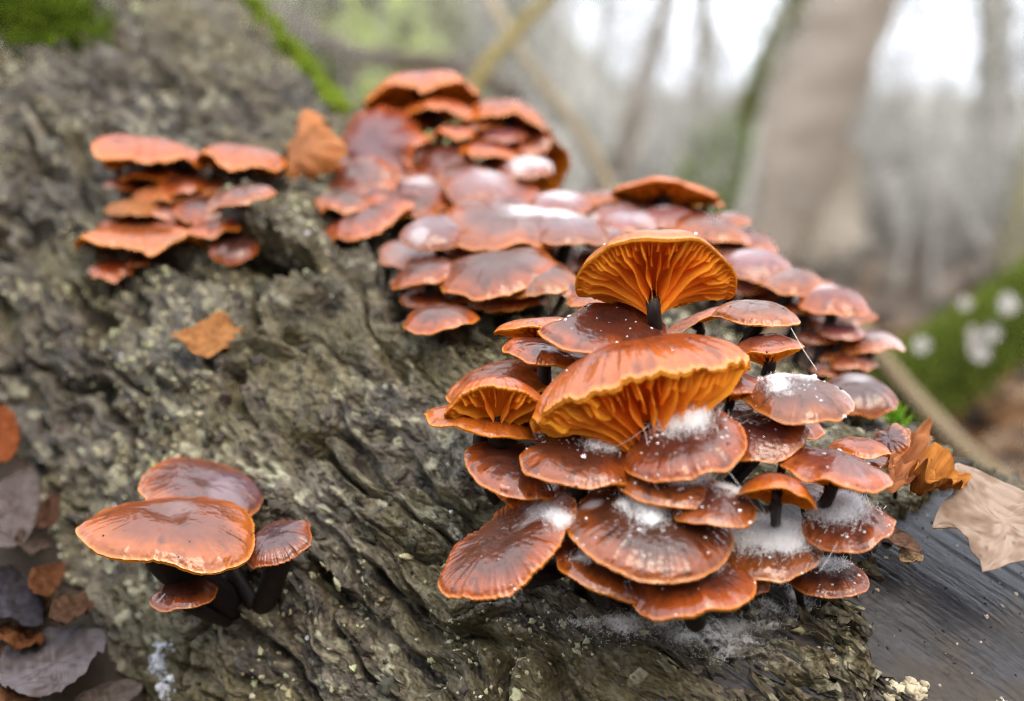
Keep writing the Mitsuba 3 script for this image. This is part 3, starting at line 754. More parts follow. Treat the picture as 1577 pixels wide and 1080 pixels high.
def put_leaf(key, outline, centre, normal, curl, seed, color, vein=None, label=None, cat='leaf', veins=7, group=None, stalk=None, mid=None):
    v, r = leaf_mesh(outline, centre, normal, curl, 0, seed)
    nr, m = v.shape[:2]
    rng = np.random.default_rng(seed)
    va = np.sort(rng.uniform(0, m, veins))
    dm = np.min(np.abs((np.arange(m)[:, None] - va[None] + m / 2) % m - m / 2), axis=1)
    span = np.linalg.norm(v[-1] - v[0], axis=1).mean()
    rr_ = r[..., 0]
    if mid is None:                                               # veins fan out to the lobes
        vd = dm[None] * rr_ * 1.0
    else:                                                         # midrib along mid, side veins off it
        loc = v - v[0, 0]
        mx = unit(np.asarray(mid))
        a_ = loc @ mx / span
        b_ = np.linalg.norm(loc - (loc @ mx)[..., None] * mx, axis=-1) / span
        w_ = (a_ - .7 * b_) * 4.5
        vd = np.minimum(b_ * 14, np.abs(w_ - np.round(w_)) * 5)
    n1 = nz(v, 6 / span, seed + 1, 3)
    n2 = nz(v, 30 / span, seed + 2, 2)
    c = lerp(color, np.array(color) * (.62, .55, .5), sst(.42, .68, n1))
    c = c * (.85 + .3 * n2[..., None])
    c = lerp(c, vein if vein else np.array(color) * .5, .5 * sst(1.0, .2, vd) * sst(.03, .1, rr_))
    c = lerp(c, (.05, .035, .025), .6 * sst(.74, .80, nz(v, 22 / span, seed + 3, 2)))
    v = v + normal * (-.016 * span * sst(1.5, 0, vd) * sst(.03, .15, rr_))[..., None]
    t = np.asarray(normal) * .00018
    key = numbered(key)
    vv = np.vstack([(v + t).reshape(-1, 3), (v - t).reshape(-1, 3)])
    ff = quads(nr, m, True)
    i = np.arange(m)
    e = (nr - 1) * m
    N_ = nr * m
    rim_ = np.vstack([np.stack([e + i, N_ + e + i, N_ + e + (i + 1) % m], 1), np.stack([e + i, N_ + e + (i + 1) % m, e + (i + 1) % m], 1)])
    scene[key] = ply(vv, np.vstack([ff, ff[:, ::-1] + N_, rim_]), 'm_leaf', np.vstack([c.reshape(-1, 3)] * 2))
    if stalk is not None:
        tv, tf = tube(curve(stalk, 12), np.linspace(.0010, .0007, 12), 6, seed)
        put(key + '__stalk', ply(tv, tf, 'm_matte', np.array(color) * .5))
    tag(key, label, cat, group)
    return key


def tilted(px, py, d, slopes):
    """Plane through a pixel's point: pixel -> point, depth changing by slopes (per 100 px in x and y)."""
    return lambda x, y: at(x, y, d + slopes[0] * (x - px) / 100 + slopes[1] * (y - py) / 100)


def plane_normal(f, px, py):
    a, b, c = f(px, py), f(px + 50, py), f(px, py + 50)
    n = unit(np.cross(b - a, c - a))
    return n if n @ (CAM - a) > 0 else -n


g = tilted(1520, 800, .335, (.004, -.022))
out_ = [(1432, 820), (1440, 797), (1452, 775), (1468, 762), (1466, 735), (1470, 714), (1500, 722), (1540, 745), (1577, 765), (1640, 770), (1690, 800), (1650, 830), (1665, 868), (1600, 872),
        (1560, 872), (1535, 882), (1511, 888), (1507, 868), (1494, 850), (1490, 832), (1476, 818), (1455, 806)]
put_leaf('dead_leaf', [g(*q) for q in out_], g(1545, 805), plane_normal(g, 1520, 800), .10, 4, (.34, .255, .20), (.22, .15, .11), 'large pale pinkish-brown dead leaf with pointed lobes lying at the right edge', mid=g(1440, 800) - g(1660, 790))
g = tilted(325, 522, (SURF[on_log(325, 522)[0]] - CAM) @ FWD - .009, (.006, -.02))
out_ = [(262, 519), (285, 512), (310, 500), (335, 490), (362, 489), (374, 500), (372, 520), (358, 535), (340, 545), (320, 554), (300, 548), (282, 532)]
put_leaf('dead_leaf', [g(*q) for q in out_], g(325, 522), plane_normal(g, 325, 522), .35, 9, (.34, .155, .06), None, 'small curled orange-brown leaf lying alone on the bark', veins=5)


def oval(px, py, d, a, b, ang, slopes):
    g = tilted(px, py, d, slopes)
    ca, sa = math.cos(math.radians(ang)), -math.sin(math.radians(ang))
    pts = []
    for k in range(30):
        t = k / 30 * 2 * math.pi
        x, y = a * math.cos(t), b * math.sin(t) * (1 - .35 * math.cos(t))
        pts.append(g(px + x * ca - y * sa, py + x * sa + y * ca))
    return pts, g(px, py), plane_normal(g, px, py), g(px + 50 * ca, py + 50 * sa) - g(px, py)


for i, (px, py, d, a, b, ang, sl, curl, c, lab) in enumerate([
        (18, 785, .50, 66, 42, 60, (.01, -.03), .25, (.11, .09, .085), 'grey-brown leaf standing against the trunk at the left edge'),
        (2, 668, .55, 44, 28, 80, (.01, -.03), .2, (.17, .05, .018), 'rust-orange leaf at the left edge above the grey-brown one'),
        (82, 1025, .46, 88, 48, 22, (.0, -.04), .3, (.115, .10, .105), 'silvery grey-brown folded leaf in the bottom left corner'),
        (18, 930, .52, 58, 36, -40, (.02, -.03), .25, (.05, .045, .055), 'dark wet leaf between the two grey leaves at the left'),
        (72, 893, .53, 34, 22, 40, (.02, -.04), .3, (.10, .042, .02), 'small red-brown leaf in the hollow beside the trunk'),
        (165, 1085, .43, 60, 26, 25, (.0, -.04), .2, (.10, .08, .07), 'brown leaf cut by the bottom edge, left corner'),
        (12, 1050, .47, 55, 50, 70, (.02, -.03), .3, (.20, .095, .045), 'tan leaf low in the bottom left corner'),
        (50, 840, .53, 30, 18, -20, (.02, -.04), .4, (.07, .05, .04), 'small dark brown leaf under the standing grey-brown leaf'),
        (110, 940, .5, 34, 20, 10, (.02, -.04), .4, (.08, .045, .028), 'small brown leaf above the silvery leaf, against the trunk'),
        (30, 985, .5, 36, 18, -10, (.02, -.04), .4, (.11, .045, .02), 'reddish leaf edge sticking out above the silvery leaf'),
        (75, 790, .54, 26, 16, 70, (.02, -.04), .4, (.06, .03, .02), 'narrow dark leaf wedged between the trunk and the standing leaf')]):
    dd = np.linspace(.3, .9, 300)
    hit = np.array([at(px, py, q) for q in dd])
    d = dd[np.argmax(hit[:, 2] < ground_z(hit[:, 0], hit[:, 1]) + .006)] - .012
    o_, c_, n_, m_ = oval(px, py, d, a, b, ang, sl)
    put_leaf('dead_leaf', o_, c_, n_, curl, 70 + i, c, tuple(np.array(c) * 1.5), lab, mid=m_)

# crumpled brown things at the right end of the cluster
for px, py, d, a, b, ang, sl, curl, c, lab in [
        (1440, 742, .338, 44, 27, -20, (.03, -.05), .75, (.44, .17, .04), 'curled orange-brown leaf beside the large pale leaf'),
        (1392, 718, .342, 42, 26, 60, (.02, -.04), .8, (.36, .14, .06), 'crumpled brown leaf between the cluster and the large pale leaf'),
        (1402, 858, .332, 20, 9, -15, (.01, -.04), .5, (.40, .28, .17), 'tiny pale leaf scrap on the bare wood'),
        (1380, 828, .333, 44, 10, -30, (.01, -.04), .3, (.20, .12, .09), 'narrow purple-brown leaf strip under the cluster, right side')]:
    o_, c_, n_, m_ = oval(px, py, d, a, b, ang, sl)
    put_leaf('dead_leaf', o_, c_, n_, curl, 90 + px % 17, c, None, lab, mid=m_)
M(1372, 680, 30, .345, 'shrivelled pink cap behind the crumpled brown leaf at right', e=35, group=None, roll=40, pal='pink', wav=.10, rw=.16, wr=.06, h=.35)
M(476, 236, 60, .478, 'shrivelled orange-tan mushroom standing between the left and the top cluster', e=30, group=None, roll=72, pal='tan', wav=.14, rw=.22, wr=.09, h=.35, depth=1.3)
M(470, 190, 22, .485, 'shrunken brown tip of a mushroom above the shrivelled orange-tan one', e=30, group=None, roll=60, pal='near', wav=.12, rw=.2, wr=.06, h=.5)

# loose litter over the ground
rng = np.random.default_rng(5)
soup = Soup()
LO = np.array([[math.cos(t) * 1.0, .55 * math.sin(t) * (1 - .3 * math.cos(t)), 0] for t in np.linspace(0, 2 * math.pi, 11)[:-1]])
LV = np.vstack([[[0, 0, 0]], LO * .55, LO])
LF = np.array([[0, 1 + k, 1 + (k + 1) % 10] for k in range(10)] + [[1 + k, 11 + k, 11 + (k + 1) % 10] for k in range(10)] + [[1 + k, 11 + (k + 1) % 10, 1 + (k + 1) % 10] for k in range(10)])
for k in range(7200):
    y = .8 + 5.5 * rng.random() ** 1.6
    x = rng.uniform(-.55, .55) * max(y, .6)
    s = rng.uniform(.014, .034)
    if k >= 6000:                                                 # small scraps round the log
        y, x, s = rng.uniform(.25, .9), rng.uniform(-.6, -.13), rng.uniform(.006, .015)
    a, ti, r_ = rng.uniform(0, 6.3), rng.normal(0, .35), rng.normal(0, .35)
    v = LV * s
    v = v + np.array([0, 0, 1.0]) * ((v[:, :1] ** 2 * rng.normal(0, 12)) + v[:, 1:2] ** 2 * rng.normal(0, 18))
    v = v @ np.array([[1, 0, 0], [0, math.cos(ti), -math.sin(ti)], [0, math.sin(ti), math.cos(ti)]]) @ np.array([[math.cos(r_), 0, math.sin(r_)], [0, 1, 0], [-math.sin(r_), 0, math.cos(r_)]])
    v = v @ np.array([[math.cos(a), math.sin(a), 0], [-math.sin(a), math.cos(a), 0], [0, 0, 1]])
    c = [(.16, .11, .075), (.22, .12, .06), (.12, .09, .075), (.27, .17, .10), (.09, .06, .045)][rng.integers(5)]
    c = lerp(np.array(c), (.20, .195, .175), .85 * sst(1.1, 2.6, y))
    if k >= 6000:
        c = c * .5
    soup.add(v + [x, y, ground_z(x, y) + (.008 if k < 6000 else -.003) + .012 * rng.random()], LF, np.array(c) * rng.uniform(.7, 1.2))
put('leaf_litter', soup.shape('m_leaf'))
tag('leaf_litter', 'carpet of old brown leaves on the forest floor', 'leaf litter', kind='stuff')


# ------------------------------------------------------------------ trees behind
def add_tree(soup, path, r0, r1, color, seed, sides=8, branches=8, n=14, twig=.5, blen=.5, start=.25):
    rng = np.random.default_rng(seed)
    pts = curve(path, n)
    rad_ = np.linspace(r0, r1, n)
    v, f = tube(pts, rad_, sides, seed, .25)
    soup.add(v, f, color * (.8 + .4 * nz(v, 8, seed)[:, None]))
    for k in range(branches):
        i = int(rng.uniform(start, .98) * (n - 1))
        a = rng.uniform(0, 2 * math.pi)
        d = unit([math.cos(a), math.sin(a), rng.uniform(.3, 1.4)])
        L = blen * rng.uniform(.4, 1.2)
        p0 = pts[i]
        bp = [p0, p0 + d * L * .4 + rng.normal(0, .05, 3) * L, p0 + d * L * .75 + [0, 0, .1 * L] + rng.normal(0, .08, 3) * L, p0 + d * L + [0, 0, .25 * L] + rng.normal(0, .1, 3) * L]
        bv, bf = tube(curve(bp, 6), np.linspace(rad_[i] * .38, rad_[i] * .10 + .001, 6), 4, seed, 0, False)
        soup.add(bv, bf, color * rng.uniform(.8, 1.1))
        for _ in range(int(4 * twig + rng.random())):
            j = rng.uniform(.3, 1)
            q0 = lerp(np.array(bp[1]), np.array(bp[3]), j)
            d2 = unit(d + rng.normal(0, .6, 3))
            tv, tf = tube(np.array([q0, q0 + d2 * L * .25, q0 + unit(d2 + [0, 0, .3]) * L * .5]), [rad_[i] * .10 + .0015, rad_[i] * .08 + .001, .0008], 3, seed, 0, False)
            soup.add(tv, tf, color * rng.uniform(.8, 1.2))


def moss_on(points, normals, length, seed, color=(.20, .34, .02), wid=.0006):
    rng = np.random.default_rng(seed)
    p, nrm = np.asarray(points), np.asarray(normals)
    n = len(p)
    d = unit(nrm + rng.normal(0, .55, (n, 3)) + [0, 0, .2])
    L = length * rng.uniform(.5, 1.3, (n, 1))
    s = unit(np.cross(d, rng.normal(size=(n, 3)))) * wid
    v = np.stack([p - s, p + s, p + d * L * .6 + s * .8, p + d * L * .6 - s * .8, p + d * L + rng.normal(0, .2, (n, 3)) * L], 1).reshape(-1, 3)
    b = np.arange(n)[:, None] * 5
    f = np.vstack([b + [0, 1, 2], b + [0, 2, 3], b + [3, 2, 4]])
    c = np.repeat(np.array(color) * rng.uniform(.6, 1.25, (n, 1)) * (1 + rng.normal(0, .08, (n, 3))), 5, axis=0)
    return v, f, np.clip(c, 0, 1)


def px_path(rows):
    return [at(x, y, d) for x, y, d in rows]


def tree_thing(key, rows, r0, r1, color, seed, label, cat='tree', branches=0, sides=14, n=24, blen=.5, group=None):
    key = numbered(key)
    pts = curve(px_path(rows), n)
    v, f = tube(pts, np.linspace(r0, r1, n), sides, seed, .10)
    c = np.array(color) * (.82 + .36 * nz(v, (14, 14, 5), seed)[:, None])
    part = key + ('__trunk' if branches else '')
    scene[part] = ply(v, f, 'm_matte', c)
    used.add(part)
    rng = np.random.default_rng(seed)
    for k in range(branches):
        s = Soup()
        i = int(rng.uniform(.72, .97) * (n - 1))
        p0 = pts[i]
        a = rng.uniform(0, 6.28)
        add_tree(s, [p0, p0 + blen * np.array([.35 * math.cos(a), .35 * math.sin(a), .3]), p0 + blen * np.array([.7 * math.cos(a), .7 * math.sin(a), .8])], r1 * .5, r1 * .15, np.array(color), seed + k, 6, 5, 8, .6, blen * .5)
        put(key + '__branch', s.shape('m_matte'))
    tag(key, label, cat, group)
    return pts, np.linspace(r0, r1, n), key


# the leaning beech-like trunk, mossy along its left side
bt = [(1040, 640, 2.25), (1108, 480, 2.25), (1168, 340, 2.25), (1222, 205, 2.25), (1272, 75, 2.25), (1318, -50, 2.25), (1470, -500, 2.3), (1640, -1100, 2.5)]
pts, rads, kk = tree_thing('leaning_tree', bt, .100, .076, (.27, .235, .20), 301, 'thick leaning grey-brown tree trunk with moss along its left side', branches=3, sides=28, n=48, blen=1.4)
flare = [(1190, 330, 2.22), (1130, 300, 2.2), (1090, 262 + 60, 2.18), (1050, 380, 2.15), (990, 470, 2.1)]
v, f = tube(curve(px_path([(1300, 230, 2.27), (1290, 300, 2.25), (1285, 380, 2.22), (1290, 470, 2.18), (1310, 580, 2.1)]), 20), np.linspace(.03, .085, 20), 14, 302, .3)
put(kk + '__root_flare', ply(v, f, 'm_matte', np.array((.24, .21, .17)) * (.7 + .6 * nz(v, 14, 5)[:, None])))
rng = np.random.default_rng(8)
mp, mn = [], []
for _ in range(15000):
    i = rng.uniform(0, 1) ** .8 * 34
    j = int(i)
    c_ = lerp(pts[j], pts[j + 1], i - j)
    a = rng.normal(math.pi, .24)
    nn = RIGHT * math.cos(a) + (-FWD) * abs(math.sin(a)) * np.sign(rng.normal() + .8)
    mp.append(c_ + unit(nn) * rads[j] * .98)
    mn.append(unit(nn))
v, f, c = moss_on(mp, mn, .019, 9, (.20, .22, .05), .003)
k2 = put(kk + '__moss', ply(v, f, 'm_moss', c, smooth=False))
labels[k2] = {'kind': 'stuff'}
rng = np.random.default_rng(18)
fl = curve(px_path([(1120, 235, 2.22), (1095, 290, 2.19), (1060, 350, 2.15), (1010, 430, 2.1)]), 30)
i = rng.integers(0, 30, 5000)
a = rng.uniform(.2, 2.9, 5000)[:, None]
nn = unit(RIGHT * np.cos(a) * -1 + UP * np.sin(a) * .9 - FWD * .5)
v, f, c = moss_on(fl[i] + rng.normal(0, .012, (5000, 3)) + nn * .03, nn, .02, 19, (.20, .29, .05), .0035)
k2 = put(kk + '__moss', ply(v, f, 'm_moss', c, smooth=False))
labels[k2] = {'kind': 'stuff'}

tree_thing('slanting_branch', [(700, 190, 1.0), (745, 105, 1.02), (790, 55, 1.04), (850, -10, 1.06), (960, -140, 1.1), (1100, -330, 1.2)], .0058, .0048, (.20, .16, .06), 311, 'olive-brown slanting branch above the top cluster', 'branch', 0)
tree_thing('slender_sapling', [(945, 330, 1.1), (925, 260, 1.1), (885, 195, 1.1), (835, 130, 1.1), (790, 60, 1.12), (720, -60, 1.2)], .0055, .0042, (.30, .25, .17), 312, 'thin tan bent sapling right of the top cluster', 'sapling', 0)
tree_thing('bare_tree', [(950, 420, 3.6), (965, 240, 3.6), (992, 120, 3.6), (1030, -40, 3.6), (1060, -400, 3.8)], .032, .022, (.22, .18, .15), 313, 'slim brown-grey tree left of the leaning trunk', branches=3, blen=1.2)
tree_thing('bare_tree', [(1535, 420, 4.5), (1532, 200, 4.5), (1530, 0, 4.5), (1525, -400, 4.7)], .062, .05, (.20, .19, .16), 314, 'dark grey tree near the right edge, standing against the white sky', branches=3, blen=1.5)
tree_thing('bare_tree', [(1540, 470, 1.9), (1556, 380, 1.9), (1580, 280, 1.9), (1640, 50, 1.95), (1700, -300, 2.0)], .018, .013, (.19, .17, .09), 315, 'olive slanting young tree at the right edge above the mossy log', branches=2, blen=.8)
tree_thing('bare_tree', [(1065, 420, 5.5), (1075, 200, 5.5), (1085, 0, 5.5), (1090, -400, 5.6)], .04, .03, (.24, .22, .19), 316, 'thin grey tree just left of the leaning trunk in the distance', branches=3, blen=1.4)
tree_thing('tan_stick', [(1320, 500, .88), (1390, 590, .86), (1440, 645, .84), (1500, 705, .82), (1570, 760, .80)], .0050, .0056, (.20, .15, .09), 317, 'tan stick lying along the ridge behind the right end of the cluster', 'stick', 0)
tree_thing('fallen_branch', [(380, 20, 2.2), (480, 60, 2.1), (570, 90, 2.0), (700, 105, 2.0), (800, 150, 2.0)], .020, .013, (.10, .08, .065), 318, 'dark fallen branch on the mossy bank at upper left', 'branch', 0)

# the mossy log at right with pale scraps on it
ml = px_path([(1760, 380, 1.0), (1660, 430, .97), (1577, 490, .95), (1500, 545, .93), (1430, 590, .91), (1350, 630, .89), (1240, 690, .87)])
mlp = curve(ml, 40)
v, f = tube(mlp, np.linspace(.024, .017, 40), 16, 320, .35)
put('mossy_log__wood', ply(v, f, 'm_matte', (.11, .09, .06)))
rng = np.random.default_rng(21)
i = rng.integers(0, 40, 16000)
a = rng.uniform(-.4, 3.5, 16000)[:, None]
ld = unit(mlp[-1] - mlp[0])
s1 = unit(np.cross(ld, [0, 0, 1]))
s2 = np.cross(s1, ld)
nn = unit(s1 * np.cos(a) + s2 * np.sin(a))
v, f, c = moss_on(mlp[i] + ld * rng.normal(0, .01, (16000, 1)) + nn * .022, nn, .012, 22, (.17, .215, .04), .0012)
k2 = put('mossy_log__moss', ply(v, f, 'm_moss', c, smooth=False))
labels[k2] = {'kind': 'stuff'}
tag('mossy_log', 'green mossy fallen log behind the cluster at the right edge', 'log')
for px, py, a, b, ang, lab in [(1552, 468, 21, 24, 100, 'pale roundish leaf standing on the mossy log at the right edge'), (1505, 530, 22, 42, 110, 'long pale leaf on the front of the mossy log'), (1528, 512, 18, 20, 90, 'pinkish-white leaf beside the long pale one on the mossy log'),
                               (1487, 468, 14, 15, 0, 'small round white leaf in the brush above the mossy log'), (1420, 532, 17, 19, 0, 'faint pale leaf at the left end of the mossy log')]:
    o_, c_, n_, m_ = oval(px, py, .86, b * .7, a * .7, ang, (.01, -.05))
    put_leaf('pale_leaf', o_, c_, n_, .15, 130 + px % 23, (.34, .33, .31), None, lab)
g = oval(1555, 735, .85, 60, 25, 0, (.02, -.16))
put_leaf('dead_leaf', *g[:3], .2, 177, (.42, .19, .09), None, 'orange-brown leaf on the ground beyond the large pale leaf')

# the wood beyond: what reads as one mass
rng = np.random.default_rng(77)
soup = Soup()
for k in range(130):
    y = 3.0 + 32 * rng.random() ** 1.25
    x = rng.uniform(-.62, .62) * y
    u = x / y
    if (.25 < u < .36 and rng.random() < .97) or (.09 < u < .20 and rng.random() < .8):
        continue
    z = float(ground_z(x, y))
    H_ = rng.uniform(4, 9) * (.5 + y / 20)
    r0 = rng.uniform(.010, .045) * (.6 + y / 14)
    lean = rng.normal(0, .05, 2) * H_
    g_ = rng.uniform(.30, .50)
    col = np.array((g_ * .98, g_, g_ * .98))
    if rng.random() < .2:
        col = np.array((.19, .20, .13))
    add_tree(soup, [[x, y, z - .1], [x + lean[0] * .4 + rng.normal(0, .08), y + lean[1] * .4, z + H_ * .4], [x + lean[0], y + lean[1], z + H_]], r0, r0 * .4, col, 1000 + k, 6, 10, 9, .6, H_ * .17, .12)
for k in range(1000):
    y = 1.7 + 7 * rng.random()
    x = rng.uniform(-.5, .55) * y
    if (.17 < x / y < .24 and y < 2.3) or (x < 0 and rng.random() < .7):
        continue
    z = float(ground_z(x, y))
    H_ = rng.uniform(.5, 1.8)
    if .25 < x / y < .36 or .10 < x / y < .20:                    # the gaps in the wood
        H_ *= .3
    r0 = rng.uniform(.0012, .0045)
    lean = rng.normal(0, .25, 2) * H_
    g_ = rng.uniform(.20, .56)
    add_tree(soup, [[x, y, z - .02], [x + lean[0] * .4, y + lean[1] * .4, z + H_ * .45], [x + lean[0], y + lean[1], z + H_]], r0, r0 * .4, np.array((g_, g_ * .98, g_ * .92)), 3000 + k, 4, 6, 6, .4, H_ * .35, .1)
for k in range(70):                                               # unseen trees added behind and beside the camera to cut low sky light
    a_ = rng.uniform(math.radians(115), math.radians(425))
    d_ = 1.8 + 11 * rng.random()
    x, y = d_ * math.cos(a_), d_ * math.sin(a_)
    if y > .35 * abs(x):
        continue
    z, H_, r0 = float(ground_z(x, y)), rng.uniform(4, 9), rng.uniform(.03, .12)
    g_ = rng.uniform(.16, .28)
    lean = rng.normal(0, .05, 2) * H_
    add_tree(soup, [[x, y, z - .1], [x + lean[0] * .4, y + lean[1] * .4, z + H_ * .4], [x + lean[0], y + lean[1], z + H_]], r0, r0 * .4, np.array((g_, g_, g_ * .92)), 5000 + k, 6, 10, 9, .6, H_ * .2, .12)
put('far_wood', soup.shape('m_matte'))
tag('far_wood', 'bare grey winter wood of thin trunks and twigs in the distance', 'wood', kind='stuff')

# ------------------------------------------------------------------ moss on the trunk's upper edge
rng = np.random.default_rng(31)


def log_moss(key, rows, spread, count, length, color, label, seed):
    rng = np.random.default_rng(seed)
    pts = []
    path = curve(np.array([(x, y, 0.0) for x, y in rows]), 60)[:, :2]
    idx = []
    for q in path:
        i, dist = on_log(*q)
        idx.append(SURF[i])
    idx = np.array(idx)
    pick = idx[rng.integers(0, len(idx), count)] + rng.normal(0, spread, (count, 3))
    _, j = cKDTree(SURF).query(pick)
    v, f, c = moss_on(SURF[j], SURFN[j], length, seed, color, .0005)
    key = put(key, ply(v, f, 'm_moss', c, smooth=False))
    tag(key, label, 'moss', kind='stuff')


log_moss('moss', [(400, -40), (430, 30), (455, 80), (480, 120), (505, 150), (520, 168)], .0018, 3800, .005, (.23, .31, .035), 'bright green moss strip along the upper right edge of the trunk', 32)
log_moss('moss', [(0, 5), (40, 10), (80, 20), (100, 30)], .008, 5000, .006, (.10, .145, .015), 'green moss cushion on the bark in the top left corner', 33)
log_moss('moss', [(1375, 640), (1385, 646)], .0015, 90, .004, (.22, .42, .04), 'tiny green moss sprig on the ridge behind the right end of the cluster', 34)

# ------------------------------------------------------------------ crusts and chips on the bark
rng = np.random.default_rng(41)
vis = FRONT[(_px[:, 0] > -60) & (_px[:, 0] < 1640) & (_px[:, 1] > -60) & (_px[:, 1] < 1140)]
vb = bm.ravel()[vis]
noise_l = nz(SURF[vis], 26, 61, 2)
w_l = np.where((vb < -.003), sst(.42, .62, noise_l), 0)
ico = trimesh.creation.icosphere(1)
ICO, ICF = np.array(ico.vertices), np.array(ico.faces)


def crumbs(key, count, size, color, weight, seed, flat_=.6, bury=.2, var=.25):
    rng = np.random.default_rng(seed)
    pk = vis[rng.choice(len(vis), count, p=weight / weight.sum())]
    s = Soup()
    for i in pk:
        n = SURFN[i]
        sz = size * rng.lognormal(0, .45)
        b = ICO * (1 + .38 * rng.normal(size=(len(ICO), 1)))
        t = unit(np.cross(n, rng.normal(size=3)))
        u = np.cross(n, t)
        v = SURF[i] + sz * (b[:, :1] * t * rng.uniform(.8, 1.7) + b[:, 1:2] * u + (b[:, 2:] * flat_ + bury) * n)
        s.add(v, ICF, np.clip(np.array(color) * rng.uniform(1 - var, 1 + var) * (1 + rng.normal(0, .05, 3)), 0, 1))
    k = put(key, s.shape('m_matte'))
    labels[k] = {'kind': 'stuff'}


crumbs('dead_log__lichen', 7500, .00038, (.34, .32, .20), w_l ** 2, 42)
crumbs('dead_log__white_crumbs', 160, .00038, (.70, .71, .72), 1.0 * (vb < 0) + .25 * (vb > 0), 43)
crumbs('dead_log__wood_specks', 80, .00022, (.02, .016, .013), np.where(vb > .001, 1.0, 0.0) + 1e-9, 48)
crumbs('dead_log__wood_specks', 50, .00020, (.42, .36, .28), np.where(vb > .001, 1.0, 0.0) + 1e-9, 49)
crumbs('dead_log__bark_crumbs', 2600, .0007, (.06, .05, .038), np.where(vb < 0, 1.0, .01), 44, flat_=.7, bury=-.1)

# broken flakes along the torn edge of the bark
rng = np.random.default_rng(47)
cand = FRONT[(np.abs(bm.ravel()[FRONT] + .004) < .008) & (_px[:, 0] > 1120) & (_px[:, 0] < 1500) & (_px[:, 1] > 850) & (_px[:, 1] < 1110)]
for i in rng.choice(cand, min(70, len(cand)), replace=False):
    n = SURFN[i]
    t = unit(AX + rng.normal(0, .25, 3))
    t = unit(t - n * (t @ n))
    u = np.cross(n, t)
    a, b, h_ = rng.uniform(.003, .0095), rng.uniform(.0008, .0030), rng.uniform(.0003, .0009)
    k_ = 9
    an = np.sort(rng.uniform(0, 2 * math.pi, k_))
    ro = rng.uniform(.65, 1.1, k_)
    tilt = rng.normal(0, .65)
    ring = np.stack([a * ro * np.cos(an), b * ro * np.sin(an)], 1)
    vv = []
    for z_, sc in ((-h_, .9), (h_ * .3, 1.0), (h_, .8)):
        vv.append(SURF[i] + sc * ring[:, :1] * t + sc * ring[:, 1:] * u + (z_ + .0010 + ring[:, 1:] * tilt + rng.normal(0, h_ * .7, (k_, 1))) * n)
    v = np.vstack(vv + [[vv[0].mean(0)], [vv[2].mean(0) + n * h_ * .2]])
    f = quads(3, k_, True)
    j = np.arange(k_)
    f = np.vstack([f, np.stack([j * 0 + 3 * k_, (j + 1) % k_, j], 1), np.stack([j * 0 + 3 * k_ + 1, 2 * k_ + j, 2 * k_ + (j + 1) % k_], 1)])
    put('dead_log__bark_flake', ply(v, f, 'm_bark', smooth=False))

# ------------------------------------------------------------------ white mould
def fuzz(points, normals, length, seed, wid=.000055):
    rng = np.random.default_rng(seed)
    p, nr = np.asarray(points), np.asarray(normals)
    n = len(p)
    d = unit(nr + rng.normal(0, .6, (n, 3)))
    L = length * rng.lognormal(0, .35, (n, 1))
    s = unit(np.cross(d, rng.normal(size=(n, 3)))) * wid
    mid = p + d * L * .55 + rng.normal(0, .12, (n, 3)) * L
    end = p + d * L + rng.normal(0, .25, (n, 3)) * L
    v = np.stack([p - s, p + s, mid + s * .8, mid - s * .8, end], 1).reshape(-1, 3)
    b = np.arange(n)[:, None] * 5
    return v, np.vstack([b + [0, 1, 2], b + [0, 2, 3], b + [3, 2, 4]])


TREES = {}


def patch_points(owner, px, py, rx, ry, count, seed):
    """Clumped points on one mushroom's cap (or on the log) round a pixel."""
    if owner not in TREES:
        p = CAPS[owner]['tv'].reshape(-1, 3) if owner else SURF[FRONT]
        n = np.broadcast_to(CAPS[owner]['n'], p.shape) if owner else SURFN[FRONT]
        x, y, d = pix(p)
        TREES[owner] = (cKDTree(np.stack([x, y], 1)), p, n)
    tree, p, n = TREES[owner]
    rng = np.random.default_rng(seed)
    sub_ = rng.normal(0, .48, (16, 2))
    k_ = rng.integers(0, 16, count)
    loose = rng.random(count) < .25
    q = np.where(loose[:, None], rng.normal(0, .62, (count, 2)), sub_[k_] + rng.normal(0, 1, (count, 2)) * rng.uniform(.06, .24, 16)[k_][:, None]) * [rx, ry] + [px, py]
    dist, i = tree.query(q)
    ok = dist < 7
    return p[i[ok]] + rng.normal(0, .00035, (ok.sum(), 3)), n[i[ok]]


